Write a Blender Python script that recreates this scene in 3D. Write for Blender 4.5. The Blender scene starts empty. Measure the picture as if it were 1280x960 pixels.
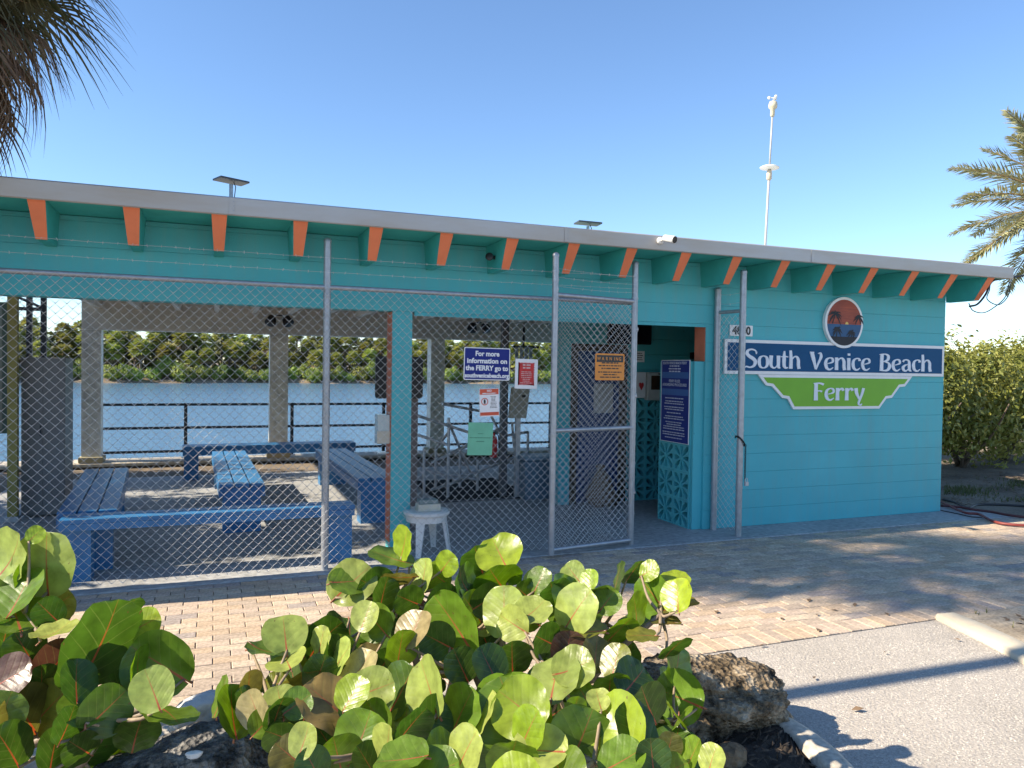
import bpy, bmesh, math, random
import numpy as np
from mathutils import Vector, Matrix, Euler, Quaternion
random.seed(7); rs = np.random.RandomState(11)
S = bpy.context.scene
COL = S.collection
rad = math.radians
# ------------------------------------------------------------------ camera
F_PX, YAW, PIT, ROL, CAMH, CAMD = 945.6, 0.374606, -0.0215896, 0.0147293, 1.7321, 6.8681
_F = Vector((math.sin(YAW)*math.cos(PIT), math.cos(YAW)*math.cos(PIT), math.sin(PIT)))
_R0 = Vector((math.cos(YAW), -math.sin(YAW), 0)); _U0 = _R0.cross(_F)
_R = _R0*math.cos(ROL)+_U0*math.sin(ROL); _U = -_R0*math.sin(ROL)+_U0*math.cos(ROL)
_C = Vector((0, -CAMD, CAMH))
cd = bpy.data.cameras.new('camera'); cam = bpy.data.objects.new('camera', cd); COL.objects.link(cam)
cam.matrix_world = Matrix(((_R.x, _U.x, -_F.x, _C.x), (_R.y, _U.y, -_F.y, _C.y), (_R.z, _U.z, -_F.z, _C.z), (0, 0, 0, 1)))
cd.sensor_width = 36; cd.lens = 36*F_PX/1280; cd.clip_start = 0.05; cd.clip_end = 3000
S.camera = cam
S.render.resolution_x, S.render.resolution_y = 1024, 768
# ------------------------------------------------------------------ sky and sun
SUN_EL = rad(37); SUN_K = 0.04
SUNV = Vector((-1, SUN_K, 0)).normalized()*math.cos(SUN_EL)+Vector((0, 0, math.sin(SUN_EL)))
w = bpy.data.worlds.new('World'); S.world = w; w.use_nodes = True
nt = w.node_tree; sky = nt.nodes.new('ShaderNodeTexSky'); sky.sky_type = 'NISHITA'; sky.sun_disc = False
sky.sun_elevation = SUN_EL; sky.sun_rotation = math.atan2(SUNV.x, SUNV.y); sky.altitude = 0
sky.air_density = 1.0; sky.dust_density = 0.0; sky.ozone_density = 5.5
bg = nt.nodes['Background']; bg.inputs['Strength'].default_value = 0.118
nt.links.new(sky.outputs[0], bg.inputs[0])
sd = bpy.data.lights.new('sun', 'SUN'); sd.energy = 4.9; sd.angle = rad(0.5); sd.color = (1.0, 0.88, 0.70)
sun = bpy.data.objects.new('sun', sd); COL.objects.link(sun)
sun.rotation_euler = (-SUNV).to_track_quat('-Z', 'Y').to_euler(); sun.location = (-20, 0, 20)
S.view_settings.view_transform = 'Standard'; S.view_settings.look = 'None'
S.view_settings.exposure = 1.02; S.view_settings.gamma = 1

# ------------------------------------------------------------------ helpers
def ray(u, v): return _F+_R*((u-640)/F_PX)-_U*((v-480)/F_PX)
def onp(u, v, ax, val):
    d = ray(u, v); t = (val-_C[ax])/d[ax]; return _C+d*t
def G(u, v, z=0.0): return onp(u, v, 2, z)          # pixel to point on a level plane
def Wp(u, v, y): return onp(u, v, 1, y)             # pixel to point on a plane parallel to the front wall
def at(u, v, d): return _C+ray(u, v)*d              # pixel to point at a given depth
def pix(P):
    d = Vector(P)-_C; z = d.dot(_F); return 640+F_PX*d.dot(_R)/z, 480-F_PX*d.dot(_U)/z, z

def lin(c):
    if isinstance(c, str):
        c = [int(c[i:i+2], 16)/255 for i in (0, 2, 4)]
        return tuple(x/12.92 if x <= .04045 else ((x+.055)/1.055)**2.4 for x in c)
    return tuple(c)
MATS = {}
def mat(name, col, rough=.6, var=.12, scale=6, bump=.0, bscale=60, metal=0, spec=.5, col2=None, stretch=None, trans=0, fine=0, streak=0):
    """painted/solid procedural material: colour broken up by two noises, with optional relief"""
    if name in MATS: return MATS[name]
    m = bpy.data.materials.new(name); m.use_nodes = True; n = m.node_tree.nodes; l = m.node_tree.links
    b = n['Principled BSDF']; c = lin(col)
    b.inputs['Roughness'].default_value = rough; b.inputs['Metallic'].default_value = metal
    b.inputs['Specular IOR Level'].default_value = spec
    tc = n.new('ShaderNodeTexCoord'); mp = n.new('ShaderNodeMapping'); l.new(tc.outputs['Object'], mp.inputs[0])
    if stretch: mp.inputs['Scale'].default_value = stretch
    nz = n.new('ShaderNodeTexNoise'); nz.inputs['Scale'].default_value = scale; nz.inputs['Detail'].default_value = 6; nz.inputs['Roughness'].default_value = .6
    l.new(mp.outputs[0], nz.inputs['Vector'])
    mr = n.new('ShaderNodeMapRange'); mr.inputs[1].default_value = .3; mr.inputs[2].default_value = .7
    l.new(nz.outputs[0], mr.inputs[0])
    mx = n.new('ShaderNodeMix'); mx.data_type = 'RGBA'
    c2 = lin(col2) if col2 is not None else tuple(min(1, x*(1+var)) for x in c)
    c1 = c if col2 is not None else tuple(x*(1-var) for x in c)
    mx.inputs[6].default_value = (*c1, 1); mx.inputs[7].default_value = (*c2, 1)
    l.new(mr.outputs[0], mx.inputs[0]); out = mx.outputs[2]
    if fine:
        nf = n.new('ShaderNodeTexNoise'); nf.inputs['Scale'].default_value = fine; nf.inputs['Detail'].default_value = 3
        l.new(mp.outputs[0], nf.inputs['Vector'])
        mf = n.new('ShaderNodeMapRange'); mf.inputs[1].default_value = .3; mf.inputs[2].default_value = .7; mf.inputs[3].default_value = .72; mf.inputs[4].default_value = 1.22
        l.new(nf.outputs[0], mf.inputs[0])
        mm = n.new('ShaderNodeMix'); mm.data_type = 'RGBA'; mm.blend_type = 'MULTIPLY'; mm.inputs[0].default_value = 1
        l.new(out, mm.inputs[6]); l.new(mf.outputs[0], mm.inputs[7]); out = mm.outputs[2]
    if streak:
        mp2 = n.new('ShaderNodeMapping'); mp2.inputs['Scale'].default_value = (7, 7, .55); l.new(tc.outputs['Object'], mp2.inputs[0])
        ns_ = n.new('ShaderNodeTexNoise'); ns_.inputs['Scale'].default_value = 1.5; ns_.inputs['Detail'].default_value = 7; ns_.inputs['Roughness'].default_value = .65; l.new(mp2.outputs[0], ns_.inputs['Vector'])
        m2 = n.new('ShaderNodeMapRange'); m2.inputs[1].default_value = .45; m2.inputs[2].default_value = .75; m2.inputs[4].default_value = streak; l.new(ns_.outputs[0], m2.inputs[0])
        mk = n.new('ShaderNodeMix'); mk.data_type = 'RGBA'; mk.inputs[7].default_value = (.20, .30, .29, 1); l.new(out, mk.inputs[6]); l.new(m2.outputs[0], mk.inputs[0]); out = mk.outputs[2]
        nk = n.new('ShaderNodeTexNoise'); nk.inputs['Scale'].default_value = 23; nk.inputs['Detail'].default_value = 4; l.new(tc.outputs['Object'], nk.inputs['Vector'])
        gk = n.new('ShaderNodeMapRange'); gk.inputs[1].default_value = .69; gk.inputs[2].default_value = .76; gk.inputs[4].default_value = .5; l.new(nk.outputs[0], gk.inputs[0])
        mk2 = n.new('ShaderNodeMix'); mk2.data_type = 'RGBA'; mk2.inputs[7].default_value = (.05, .14, .15, 1); l.new(out, mk2.inputs[6]); l.new(gk.outputs[0], mk2.inputs[0]); out = mk2.outputs[2]
    l.new(out, b.inputs['Base Color'])
    if bump:
        nb = n.new('ShaderNodeTexNoise'); nb.inputs['Scale'].default_value = bscale; nb.inputs['Detail'].default_value = 5
        l.new(mp.outputs[0], nb.inputs['Vector'])
        bp = n.new('ShaderNodeBump'); bp.inputs['Strength'].default_value = bump; bp.inputs['Distance'].default_value = .01
        l.new(nb.outputs[0], bp.inputs['Height']); l.new(bp.outputs[0], b.inputs['Normal'])
    if trans:
        t = n.new('ShaderNodeBsdfTranslucent'); l.new(out, t.inputs[0]); ad = n.new('ShaderNodeMixShader'); ad.inputs[0].default_value = trans
        l.new(b.outputs[0], ad.inputs[1]); l.new(t.outputs[0], ad.inputs[2]); l.new(ad.outputs[0], n['Material Output'].inputs[0])
    MATS[name] = m; return m

ORG = {}
def tag(o, label=None, cat=None, group=None, kind=None):
    if label: o['label'] = label
    if cat: o['category'] = cat
    if group: o['group'] = group
    if kind: o['kind'] = kind
    return o
def thing(name, label, cat, loc=(0, 0, 0), group=None):
    o = bpy.data.objects.new(name, None); COL.objects.link(o); o.location = loc; o.empty_display_size = .1
    ORG[o] = Vector(loc); return tag(o, label, cat, group)
class MB:
    def __init__(s): s.v = []; s.f = []; s.mi = []
    def add(s, vs, fs, mi=0):
        k = len(s.v); s.v += [tuple(x) for x in vs]; s.f += [tuple(i+k for i in f) for f in fs]; s.mi += [mi]*len(fs); return s
    def box(s, a, b, mi=0, bev=0):
        x0, y0, z0 = a; x1, y1, z1 = b
        if bev:
            e = bev
            vs = []
            for z, i in ((z0, e), (z0+e, 0), (z1-e, 0), (z1, e)):
                vs += [(x0+i, y0+i, z), (x1-i, y0+i, z), (x1-i, y1-i, z), (x0+i, y1-i, z)]
            fs = [(3, 2, 1, 0), (12, 13, 14, 15)]
            for r in range(3):
                for k in range(4): fs.append((r*4+k, r*4+(k+1) % 4, r*4+4+(k+1) % 4, r*4+4+k))
            return s.add(vs, fs, mi)
        vs = [(x0, y0, z0), (x1, y0, z0), (x1, y1, z0), (x0, y1, z0), (x0, y0, z1), (x1, y0, z1), (x1, y1, z1), (x0, y1, z1)]
        return s.add(vs, [(3, 2, 1, 0), (4, 5, 6, 7), (0, 1, 5, 4), (1, 2, 6, 5), (2, 3, 7, 6), (3, 0, 4, 7)], mi)
    def tube(s, pts, r, n=10, mi=0, cap=True):
        pts = [Vector(p) for p in pts]; R = r if isinstance(r, (list, tuple)) else [r]*len(pts)
        vs = []; fs = []; prev = None
        for i, p in enumerate(pts):
            t = (pts[min(i+1, len(pts)-1)]-pts[max(i-1, 0)]).normalized()
            if prev is None:
                a = Vector((0, 0, 1)) if abs(t.z) < .9 else Vector((1, 0, 0)); u = t.cross(a).normalized()
            else: u = (prev-t*prev.dot(t)).normalized()
            prev = u; q = t.cross(u)
            for k in range(n):
                an = 2*math.pi*k/n; vs.append(p+(u*math.cos(an)+q*math.sin(an))*R[i])
        for i in range(len(pts)-1):
            for k in range(n): fs.append((i*n+k, i*n+(k+1) % n, (i+1)*n+(k+1) % n, (i+1)*n+k))
        if cap: fs += [tuple(range(n-1, -1, -1)), tuple((len(pts)-1)*n+k for k in range(n))]
        return s.add(vs, fs, mi)
    def lathe(s, c, prof, n=20, ax=Vector((0, 0, 1)), mi=0):
        ax = Vector(ax).normalized(); u = ax.cross(Vector((1, 0, 0)) if abs(ax.x) < .9 else Vector((0, 1, 0))).normalized(); q = ax.cross(u); c = Vector(c)
        vs = []; fs = []
        for r, h in prof:
            for k in range(n):
                an = 2*math.pi*k/n; vs.append(c+ax*h+(u*math.cos(an)+q*math.sin(an))*r)
        for i in range(len(prof)-1):
            for k in range(n): fs.append((i*n+k, i*n+(k+1) % n, (i+1)*n+(k+1) % n, (i+1)*n+k))
        fs += [tuple(range(n-1, -1, -1)), tuple((len(prof)-1)*n+k for k in range(n))]
        return s.add(vs, fs, mi)
    def prism(s, poly, O, U, V, N, d0, d1, mi=0):
        """flat outline poly (2-D) on frame O,U,V, from depth d0 to d1 along N"""
        O, U, V, N = map(Vector, (O, U, V, N)); n = len(poly)
        vs = [O+U*a+V*b+N*d0 for a, b in poly]+[O+U*a+V*b+N*d1 for a, b in poly]
        fs = [tuple(range(n-1, -1, -1)), tuple(range(n, 2*n))]+[(i, (i+1) % n, n+(i+1) % n, n+i) for i in range(n)]
        return s.add(vs, fs, mi)
    def mesh(s, name, mats, smooth=False):
        me = bpy.data.meshes.new(name); me.from_pydata(s.v, [], s.f)
        for m in (mats if isinstance(mats, (list, tuple)) else [mats]): me.materials.append(m)
        if any(s.mi): me.polygons.foreach_set('material_index', s.mi)
        if smooth: me.polygons.foreach_set('use_smooth', [True]*len(me.polygons))
        me.update(); return me
    def build(s, name, mats, parent=None, smooth=False, **kw):
        o_ = ORG.get(parent, Vector((0, 0, 0)))
        if parent is not None: s.v = [(a-o_.x, b-o_.y, c-o_.z) for a, b, c in s.v]
        o = bpy.data.objects.new(name, s.mesh(name, mats, smooth)); COL.objects.link(o)
        if parent is not None: o.parent = parent
        ORG[o] = o_; return tag(o, **kw)
def autosmooth(o, ang=40):
    me = o.data; bm = bmesh.new(); bm.from_mesh(me)
    for f in bm.faces: f.smooth = True
    for e in bm.edges:
        if len(e.link_faces) == 2 and e.calc_face_angle(0) > rad(ang): e.smooth = False
    bm.to_mesh(me); bm.free(); return o
def place(name, me, parent, M, **kw):
    o = bpy.data.objects.new(name, me); COL.objects.link(o)
    if parent is not None: o.parent = parent; M = Matrix.Translation(-ORG[parent]) @ M
    o.matrix_basis = M; ORG[o] = ORG.get(parent, Vector((0, 0, 0))); return tag(o, **kw)
def copy_tree(o, parent=None):
    c = o.copy(); COL.objects.link(c); c.parent = parent
    for ch in list(o.children): copy_tree(ch, c)
    return c
def text_mb(mb, txt, size, O, U, V, N, off=0.0, align='CENTER', depth=.001, sx=1.0, mi=0, base=.002):
    cu = bpy.data.curves.new('t', 'FONT'); cu.body = txt; cu.size = size; cu.align_x = align; cu.offset = off; cu.resolution_u = 3
    o = bpy.data.objects.new('t', cu); COL.objects.link(o); bpy.context.view_layer.update()
    me = o.to_mesh(); O, U, V, N = map(Vector, (O, U, V, N))
    mb.add([O+U*(v.co.x*sx)+V*v.co.y+N*base for v in me.vertices], [tuple(p.vertices) for p in me.polygons], mi)
    o.to_mesh_clear(); bpy.data.objects.remove(o); bpy.data.curves.remove(cu)
def bars(mb, O, U, V, N, width, rows, h, step, seed=0, base=.002, mi=0, fill=(.5, .95)):
    """lines of print too small to read: one small block for each word"""
    r = random.Random(seed); O, U, V, N = map(Vector, (O, U, V, N))
    for k in range(rows):
        L = width*r.uniform(*fill); x = -L/2
        while x < L/2-.2*h:
            wl = min(r.uniform(1.2, 4.2)*h, L/2-x)
            a = O+U*x-V*(k*step)+N*base
            mb.add([a, a+U*wl, a+U*wl+V*h*.8, a+V*h*.8], [(0, 1, 2, 3)], mi); x += wl+h*.55

# ------------------------------------------------------------------ materials
TEAL = mat('teal_painted_block', (.07, .435, .485), .55, .09, .9, .35, 120, streak=.28)
TEAL2 = mat('teal_painted_soffit', (.05, .40, .375), .6, .10, 2.5, .15, 60)
ORANGE = mat('orange_paint', (.72, .2, .09), .55, .08, 5, .1)
ORJAMB = mat('faded_orange_paint', (.55, .16, .085), .6, .1, 6, .1)
CREAM = mat('cream_paint', (.76, .74, .66), .6, .10, 2, .15, col2=None, fine=9)
CEIL = mat('beige_ceiling', (.72, .69, .62), .7, .1, 2, .1)
GALV = mat('galvanised_steel', (.36, .38, .41), .42, .14, 20, .1, 80, metal=.55)
WIRE = mat('galvanised_wire', (.58, .57, .56), .5, .12, 8, metal=.15)
FASC = mat('aluminium_fascia', (.46, .46, .46), .42, .09, 1.4, .04, 30, metal=.3, col2=(.40, .34, .28), stretch=(.6, 1, 3))
CONC = mat('concrete_floor', (.36, .36, .355), .75, .16, 1.8, .25, 70, fine=18)
CONCE = mat('pale_concrete', (.50, .45, .37), .8, .08, 3, .3, 90, fine=30)
BLUEP = mat('blue_bench_paint', (.028, .165, .37), .36, .14, 4, .2, 40, stretch=(2, 2, 2))
BLACKM = mat('black_steel', (.02, .025, .035), .45, .1, 8)
DARK = mat('black_plastic', (.012, .012, .014), .4, .1, 8)
WHITEP = mat('white_plastic', (.72, .72, .70), .45, .06, 6)
SIGNW = mat('sign_white', (.78, .78, .78), .4, .04, 6)
SIGNB = mat('sign_blue', (.004, .075, .19), .6, .06, 4, spec=.25)
SIGNB2 = mat('sign_navy', (.010, .022, .19), .55, .06, 4, spec=.3)
SIGNB3 = mat('sign_mid_blue', (.012, .085, .30), .45, .06, 4)
SIGNG = mat('sign_lime', (.16, .42, .012), .45, .06, 4)
GREYC = mat('grey_cabinet', (.16, .165, .17), .5, .08, 3, .05)
OLIVE = mat('olive_timber', (.26, .23, .07), .7, .15, 5, .3, 40)
STONE = mat('steel_tube', (.50, .51, .53), .4, .1, 9, metal=.4)

# ------------------------------------------------------------------ ground, paving, water
def ground_mat(name, c1, c2, sc, fine, bump, rough=.9, c3=None, thr=.5):
    m = mat(name, c1, rough, .1, sc, bump, fine*.6, col2=c2, fine=fine, spec=.2)
    return m
SOIL = ground_mat('sandy_soil', (.27, .22, .165), (.13, .10, .07), 1.1, 35, .8)
ASPH = ground_mat('grey_asphalt', (.50, .45, .395), (.38, .345, .30), .55, 110, 1.0)
def sheet(name, pts, z, m, **kw):
    mb = MB(); mb.add([(x, y, z) for x, y in pts], [tuple(range(len(pts)))]); return mb.build(name, m, **kw)
sheet('ground', [(-300, -300), (300, -300), (300, 8.05), (-300, 8.05)], -.075, SOIL, kind='structure')
sheet('parking_lot', [(-40, -40), (40, -40), (40, -9), (4.95, -3.6), (4.92, -3.014), (-40, -3.014)], -.014, ASPH, kind='structure')
# aggregate lying proud in the near asphalt
mb = MB()
for i in range(15000):
    x = rs.uniform(2.4, 4.9); y = rs.uniform(-4.9, -3.05)
    if (x-1.58)**2+(y+4.12)**2 < 1.0: continue
    r = rs.uniform(.0025, .0065); a = rs.uniform(0, 6.28); z = -.0145; h = r*.7
    vs = [(x+r*math.cos(a+k*2.09), y+r*math.sin(a+k*2.09), z) for k in range(3)]+[(x, y, z+h)]
    mb.add(vs, [(0, 1, 3), (1, 2, 3), (2, 0, 3)])
mb.build('asphalt_aggregate', mat('stone_chips', (.16, .15, .14), .8, .35, 45, col2=(.72, .66, .58)), kind='stuff')

# water and far bank
WZ = -.95
m = bpy.data.materials.new('river_water'); m.use_nodes = True; n = m.node_tree.nodes; l = m.node_tree.links; b = n['Principled BSDF']
b.inputs['Base Color'].default_value = (.09, .18, .28, 1); b.inputs['Roughness'].default_value = .16; b.inputs['IOR'].default_value = 1.33
tc = n.new('ShaderNodeTexCoord'); mp = n.new('ShaderNodeMapping'); mp.inputs['Scale'].default_value = (.55, 1.5, 1); l.new(tc.outputs['Object'], mp.inputs[0])
nz = n.new('ShaderNodeTexNoise'); nz.inputs['Scale'].default_value = 1.7; nz.inputs['Detail'].default_value = 6; nz.inputs['Roughness'].default_value = .62; l.new(mp.outputs[0], nz.inputs['Vector'])
bp = n.new('ShaderNodeBump'); bp.inputs['Strength'].default_value = .5; bp.inputs['Distance'].default_value = .18; l.new(nz.outputs[0], bp.inputs['Height']); l.new(bp.outputs[0], b.inputs['Normal'])
sheet('river', [(-400, 7.8), (400, 7.8), (400, 420), (-400, 420)], WZ, m, kind='structure')
def bank(x): return 103+.15*x+1.2*math.sin(x*.23)+.8*math.sin(x*.71)
mb = MB(); xs = np.arange(-140, 200, 3.0); prof = [(-1.5, -.3), (0, 0.02), (.8, .35), (3, .8), (12, 1.6), (120, 2.2), (300, 2.5)]
vs = [(x, bank(x)+dy, WZ+dz+(.12*math.sin(x*1.3+i) if 0 < i else 0)) for x in xs for i, (dy, dz) in enumerate(prof)]
P = len(prof); mb.add(vs, [(i*P+j, (i+1)*P+j, (i+1)*P+j+1, i*P+j+1) for i in range(len(xs)-1) for j in range(P-1)])
mb.build('far_bank', mat('bank_sand', (.30, .235, .16), .9, .2, .6, col2=(.12, .085, .055), fine=4), kind='structure')

# kerb island with mulch (a long rounded parking island)
IC, IR, IX0, IY = (1.58, -4.12), 1.0, -6.0, -4.12
def island(r, n=40):
    pts = [(IX0, IY-r)]
    pts += [(IC[0]+r*math.cos(a), IY+r*math.sin(a)) for a in np.linspace(-math.pi/2, math.pi/2, n)]
    return pts+[(IX0, IY+r)]
prof = [(1.0, -.032), (1.0, .06), (.985, .085), (.96, .095), (.885, .097), (.865, .085), (.86, -.04)]
lo = [island(r) for r, z in prof]; n_ = len(lo[0]); mb = MB()
mb.add([(x, y, prof[i][1]) for i in range(len(prof)) for x, y in lo[i]], [(i*n_+k, i*n_+k+1, (i+1)*n_+k+1, (i+1)*n_+k) for i in range(len(prof)-1) for k in range(n_-1)])
autosmooth(mb.build('island_kerb', CONCE, kind='structure'), 60)
mb = MB(); nn = 46
ip = island(.868); xs = np.linspace(IX0, IC[0]+.86, 110)
rows = []
for x in xs:
    hw = .868 if x < IC[0] else math.sqrt(max(.0, .868**2-(x-IC[0])**2)); rows.append([(x, IY+t*hw, .035+.05*(1-abs(t)**2)+rs.uniform(-.014, .014)*(abs(t) < 1)) for t in np.linspace(-1, 1, nn)])
mb.add([p for r in rows for p in r], [(i*nn+j, (i+1)*nn+j, (i+1)*nn+j+1, i*nn+j+1) for i in range(len(rows)-1) for j in range(nn-1)])
MULCH = mat('dark_mulch', (.030, .022, .016), .95, .5, 22, 1, 60)
mb.build('mulch_bed', MULCH, kind='structure')
mb = MB()
for i in range(3500):
    x = rs.uniform(-1.2, 2.6); y = rs.uniform(-4.95, -3.29)
    if x > IC[0] and (x-IC[0])**2+(y-IY)**2 > .82**2: continue
    t = abs((y-IY)/.868); z = .04+.05*(1-t*t)+rs.uniform(0, .015); L = rs.uniform(.012, .04); wd = rs.uniform(.003, .008)
    d = Vector((rs.normal(), rs.normal(), rs.normal()*.35)).normalized(); q = d.cross(Vector((0, 0, 1))).normalized()*wd; c = Vector((x, y, z))
    mb.add([c-d*L, c+q, c+d*L, c-q, c+Vector((0, 0, wd))], [(0, 1, 4), (1, 2, 4), (2, 3, 4), (3, 0, 4)])
mb.build('mulch_chips', mat('mulch_chips', (.06, .043, .03), .9, .6, 30), kind='stuff')

# brick paving: the largest in view as single pavers, the rest joined
PAVCOLS = [(.53, .41, .295), (.49, .37, .26), (.56, .45, .335), (.44, .35, .27), (.51, .40, .31), (.38, .32, .28)]
PAV = [mat('paver_%s' % nme, c, .85, .13, 9, .35, 120, fine=45, spec=.25) for nme, c in zip(('tan', 'clay', 'sand', 'brown', 'buff', 'grey'), PAVCOLS)]
bed = sheet('paver_path', [(-9, -3.01), (9.6, -3.01), (9.6, -.5), (-9, -.5)], -.035, mat('joint_sand', (.16, .125, .09), .95, .2, 20, .5), kind='structure')
def paver_mesh(m, lx=.2, ly=.1):
    mb = MB(); mb.box((-lx/2+.0022, -ly/2+.0022, -.03), (lx/2-.0022, ly/2-.0022, .0), bev=.004); return mb.mesh('paver', m)
PM = [paver_mesh(m) for m in PAV]; PMS = [paver_mesh(m, .1, .2) for m in PAV]
pv = []
r = random.Random(3); row = 0; y = -.56
while y > -2.95:
    x = -8.9+(.1 if row % 2 else 0)
    while x < 9.5:
        pv.append((x, y, 0)); x += .2
    y -= .1; row += 1
x = -8.95
while x < 9.55: pv.append((x, -2.96+.05-.0, 1)); x += .1
pv = [(x, y, s) for x, y, s in pv if not (s == 0 and y < -2.8)]
def hid(u, v):   # behind the big shrubs
    return (u > 300 and u < 860 and v > 720 and (u > 430 or v > 790)) or (u < 230 and v > 770)
sc = []
for x, y, s in pv:
    u, v, d = pix((x, y, 0)) if Vector((x, y, 0)).dot(_F) > -5 else (0, 0, -1)
    ok = d > 0 and -15 < u < 1295 and v < 965 and not hid(u, v)
    sc.append((d if ok else 1e3+d, x, y, s))
sc.sort(); mbs = [MB() for _ in PAV]
mbr = MB()
for i, (d, x, y, s) in enumerate(sc):
    k = r.choices(range(6), (5, 4, 4, 3, 4, 1))[0] if y < -.75 else r.choices(range(6), (2, 2, 1, 4, 3, 5))[0]
    dz = r.uniform(-.0022, .0022); tilt = r.uniform(-.006, .006); rz = r.uniform(-.008, .008)
    M = Matrix.Translation((x+r.uniform(-.001, .001), y, -.006+dz)) @ Euler((tilt, r.uniform(-.006, .006), rz)).to_matrix().to_4x4()
    if i < 300: place('paver', (PMS if s else PM)[k], bed, M)
    elif -3 < x:
        lx, ly = (.1, .2) if s else (.2, .1); e = .004; g = .0022
        vs = [Vector((a*(lx/2-g-i_), b*(ly/2-g-i_), z)) for z, i_ in ((-.03, 0), (-e, 0), (0, e)) for a, b in ((-1, -1), (1, -1), (1, 1), (-1, 1))]
        fs = [(8, 9, 10, 11)]+[(q*4+j, q*4+(j+1) % 4, q*4+4+(j+1) % 4, q*4+4+j) for q in range(2) for j in range(4)]
        mbr.add([M @ v for v in vs], fs, k)
mbr.build('paver_field', PAV, bed, kind='stuff')

# floor slab, seawall, back yard
mb = MB(); mb.box((-2.6, -.5, -.07), (8.6, 5.75, 0), bev=.006); mb.box((8.6, -.48, -.07), (9.2, .3, -.012), bev=.006); mb.build('concrete_floor', CONC, kind='structure')
mb = MB(); mb.box((-14, 7.45, -1.3), (14, 8.06, .03), bev=.02); sw_ = mb.build('seawall', CONCE, kind='structure')
mb = MB(); mb.box((-9, 7.41, -.6), (9, 7.449, -.03)); mb.build('dark_face_board', mat('dark_board', (.03, .028, .022), .9, .3, 6, .4, 40), sw_)  # dark board added over the inner face so this band reads dark
# rough kerb and sand corner by the lot
c0 = [(4.80, -2.985), (5.08, -3.0), (5.02, -3.5), (4.98, -6), (4.7, -6), (4.72, -3.5)]
mb = MB(); cl = [G(1183, 771), G(1215, 785), G(1250, 801), G(1290, 822), G(1345, 850)]
dirs = []
vs = []; prof = [(-.11, -.034), (-.11, .012), (-.095, .026), (.075, .03), (.09, .02), (.09, -.034)]
for i, p in enumerate(cl):
    t = (cl[min(i+1, 4)]-cl[max(i-1, 0)]).normalized(); q = Vector((-t.y, t.x, 0))
    f = .8 if i == 0 else 1
    vs += [p+q*a*f+Vector((0, 0, z)) for a, z in prof]
mb.add(vs, [(i*6+j, i*6+j+1, i*6+7+j, i*6+6+j) for i in range(4) for j in range(5)]+[(0, 1, 2, 3, 4, 5)])
autosmooth(mb.build('lot_kerb', mat('cream_concrete', (.56, .49, .37), .8, .12, 3, .2, 80), kind='structure'), 50)

cr_ = [(p.x+.07, p.y) for p in cl]
sheet('sand_verge', [(9.6, -3.012), (5.0, -3.012)]+cr_[1:]+[(5.3, -8), (14, -8), (14, -.6), (9.62, -.6)], -.006, ground_mat('pale_sand', (.50, .43, .33), (.30, .24, .17), 2.2, 50, .7), kind='structure')

# ------------------------------------------------------------------ the building
BX0, BX1, BY1 = -2.1, 8.53, 8.3
CH = .2032
B = thing('ferry_building', 'low turquoise block building with orange rafter ends and open waiting pavilion', 'building', (3, 0, 0))
front = MB(); front.box((4.953, .006, .0), (BX1-.002, .2, 2.885)); front.box((BX0, .006, 2.238), (4.953, .2, 2.885))
front = front.build('front_wall', TEAL, B)
for k in range(15):
    x0 = BX0 if k >= 11 else 4.95
    z0 = k*CH; z1 = min((k+1)*CH, 2.884)
    if z1-z0 < .02: continue
    mb = MB(); mb.box((x0, 0, z0+.0008), (BX1, .1, z1-.0008), bev=.0022); mb.build('block_course', TEAL, front)
col = MB(); col.box((1.515, 0.0, 0), (1.70, .2, 2.2352), bev=.004); col.build('column', TEAL, B)
mb = MB(); mb.box((1.508, .015, .1), (1.5145, .195, 2.23)); mb.build('jamb_board', ORJAMB, B)
mb = MB(); mb.box((4.943, .012, 1.832), (4.9495, .198, 2.23)); mb.build('jamb_board', ORJAMB, B)
mb = MB(); mb.box((BX0-.0, 0.0, 0), (BX0+.2, .2, 2.235), bev=.004); mb.build('column', TEAL, B)
mb = MB(); mb.box((1.72, -.004, 2.2), (4.95, .02, 2.234)); mb.build('head_trim', mat('pale_teal_trim', (.06, .40, .45), .55), B)
# rear part of the enclosed block
mb = MB(); mb.box((BX1-.2, .2, 0), (BX1-.001, 6, 2.885)); mb.box((6.8, 5.8, 0), (BX1-.2, 6, 2.885)); mb.build('side_wall', TEAL, B)
# partition behind the entry
part = MB(); part.box((4.06, 1.8, 0), (4.21, 1.95, 2.7)); part.box((5.02, 1.86, 1.5241), (8.33, 1.95, 2.7)); part.box((6.8, 1.95, 0), (6.95, 5.8, 2.7)); part.box((4.21, 1.802, 2.05), (5.02, 1.95, 2.7))
part = part.build('partition_wall', TEAL, B)
for k in range(6):
    z0 = 1.524+k*CH
    if z0 < 2.6: mb = MB(); mb.box((5.02, 1.8, z0+.002), (8.33, 1.87, min(z0+CH, 2.7)-.002), bev=.003); mb.build('block_course', TEAL, part)
mb = MB(); mb.box((4.21, 1.78, 0), (4.30, 1.9, 2.05)); mb.box((4.93, 1.78, 0), (5.02, 1.9, 2.05)); mb.box((4.30, 1.78, 1.96), (4.93, 1.9, 2.05)); mb.build('door_frame', mat('brown_timber', (.06, .045, .03), .6), B)
door = MB(); door.box((4.302, 1.84, .01), (4.928, 1.88, 1.958)); door = door.build('door', mat('navy_door', (.02, .055, .17), .5, .1, 3), B)
mb = MB(); mb.lathe((4.88, 1.80, 1.0), [(.01, 0), (.025, .005), (.03, .02), (.022, .038)], 14, (0, 1, 0)); mb.build('handle', STONE, door, smooth=True)
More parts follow.
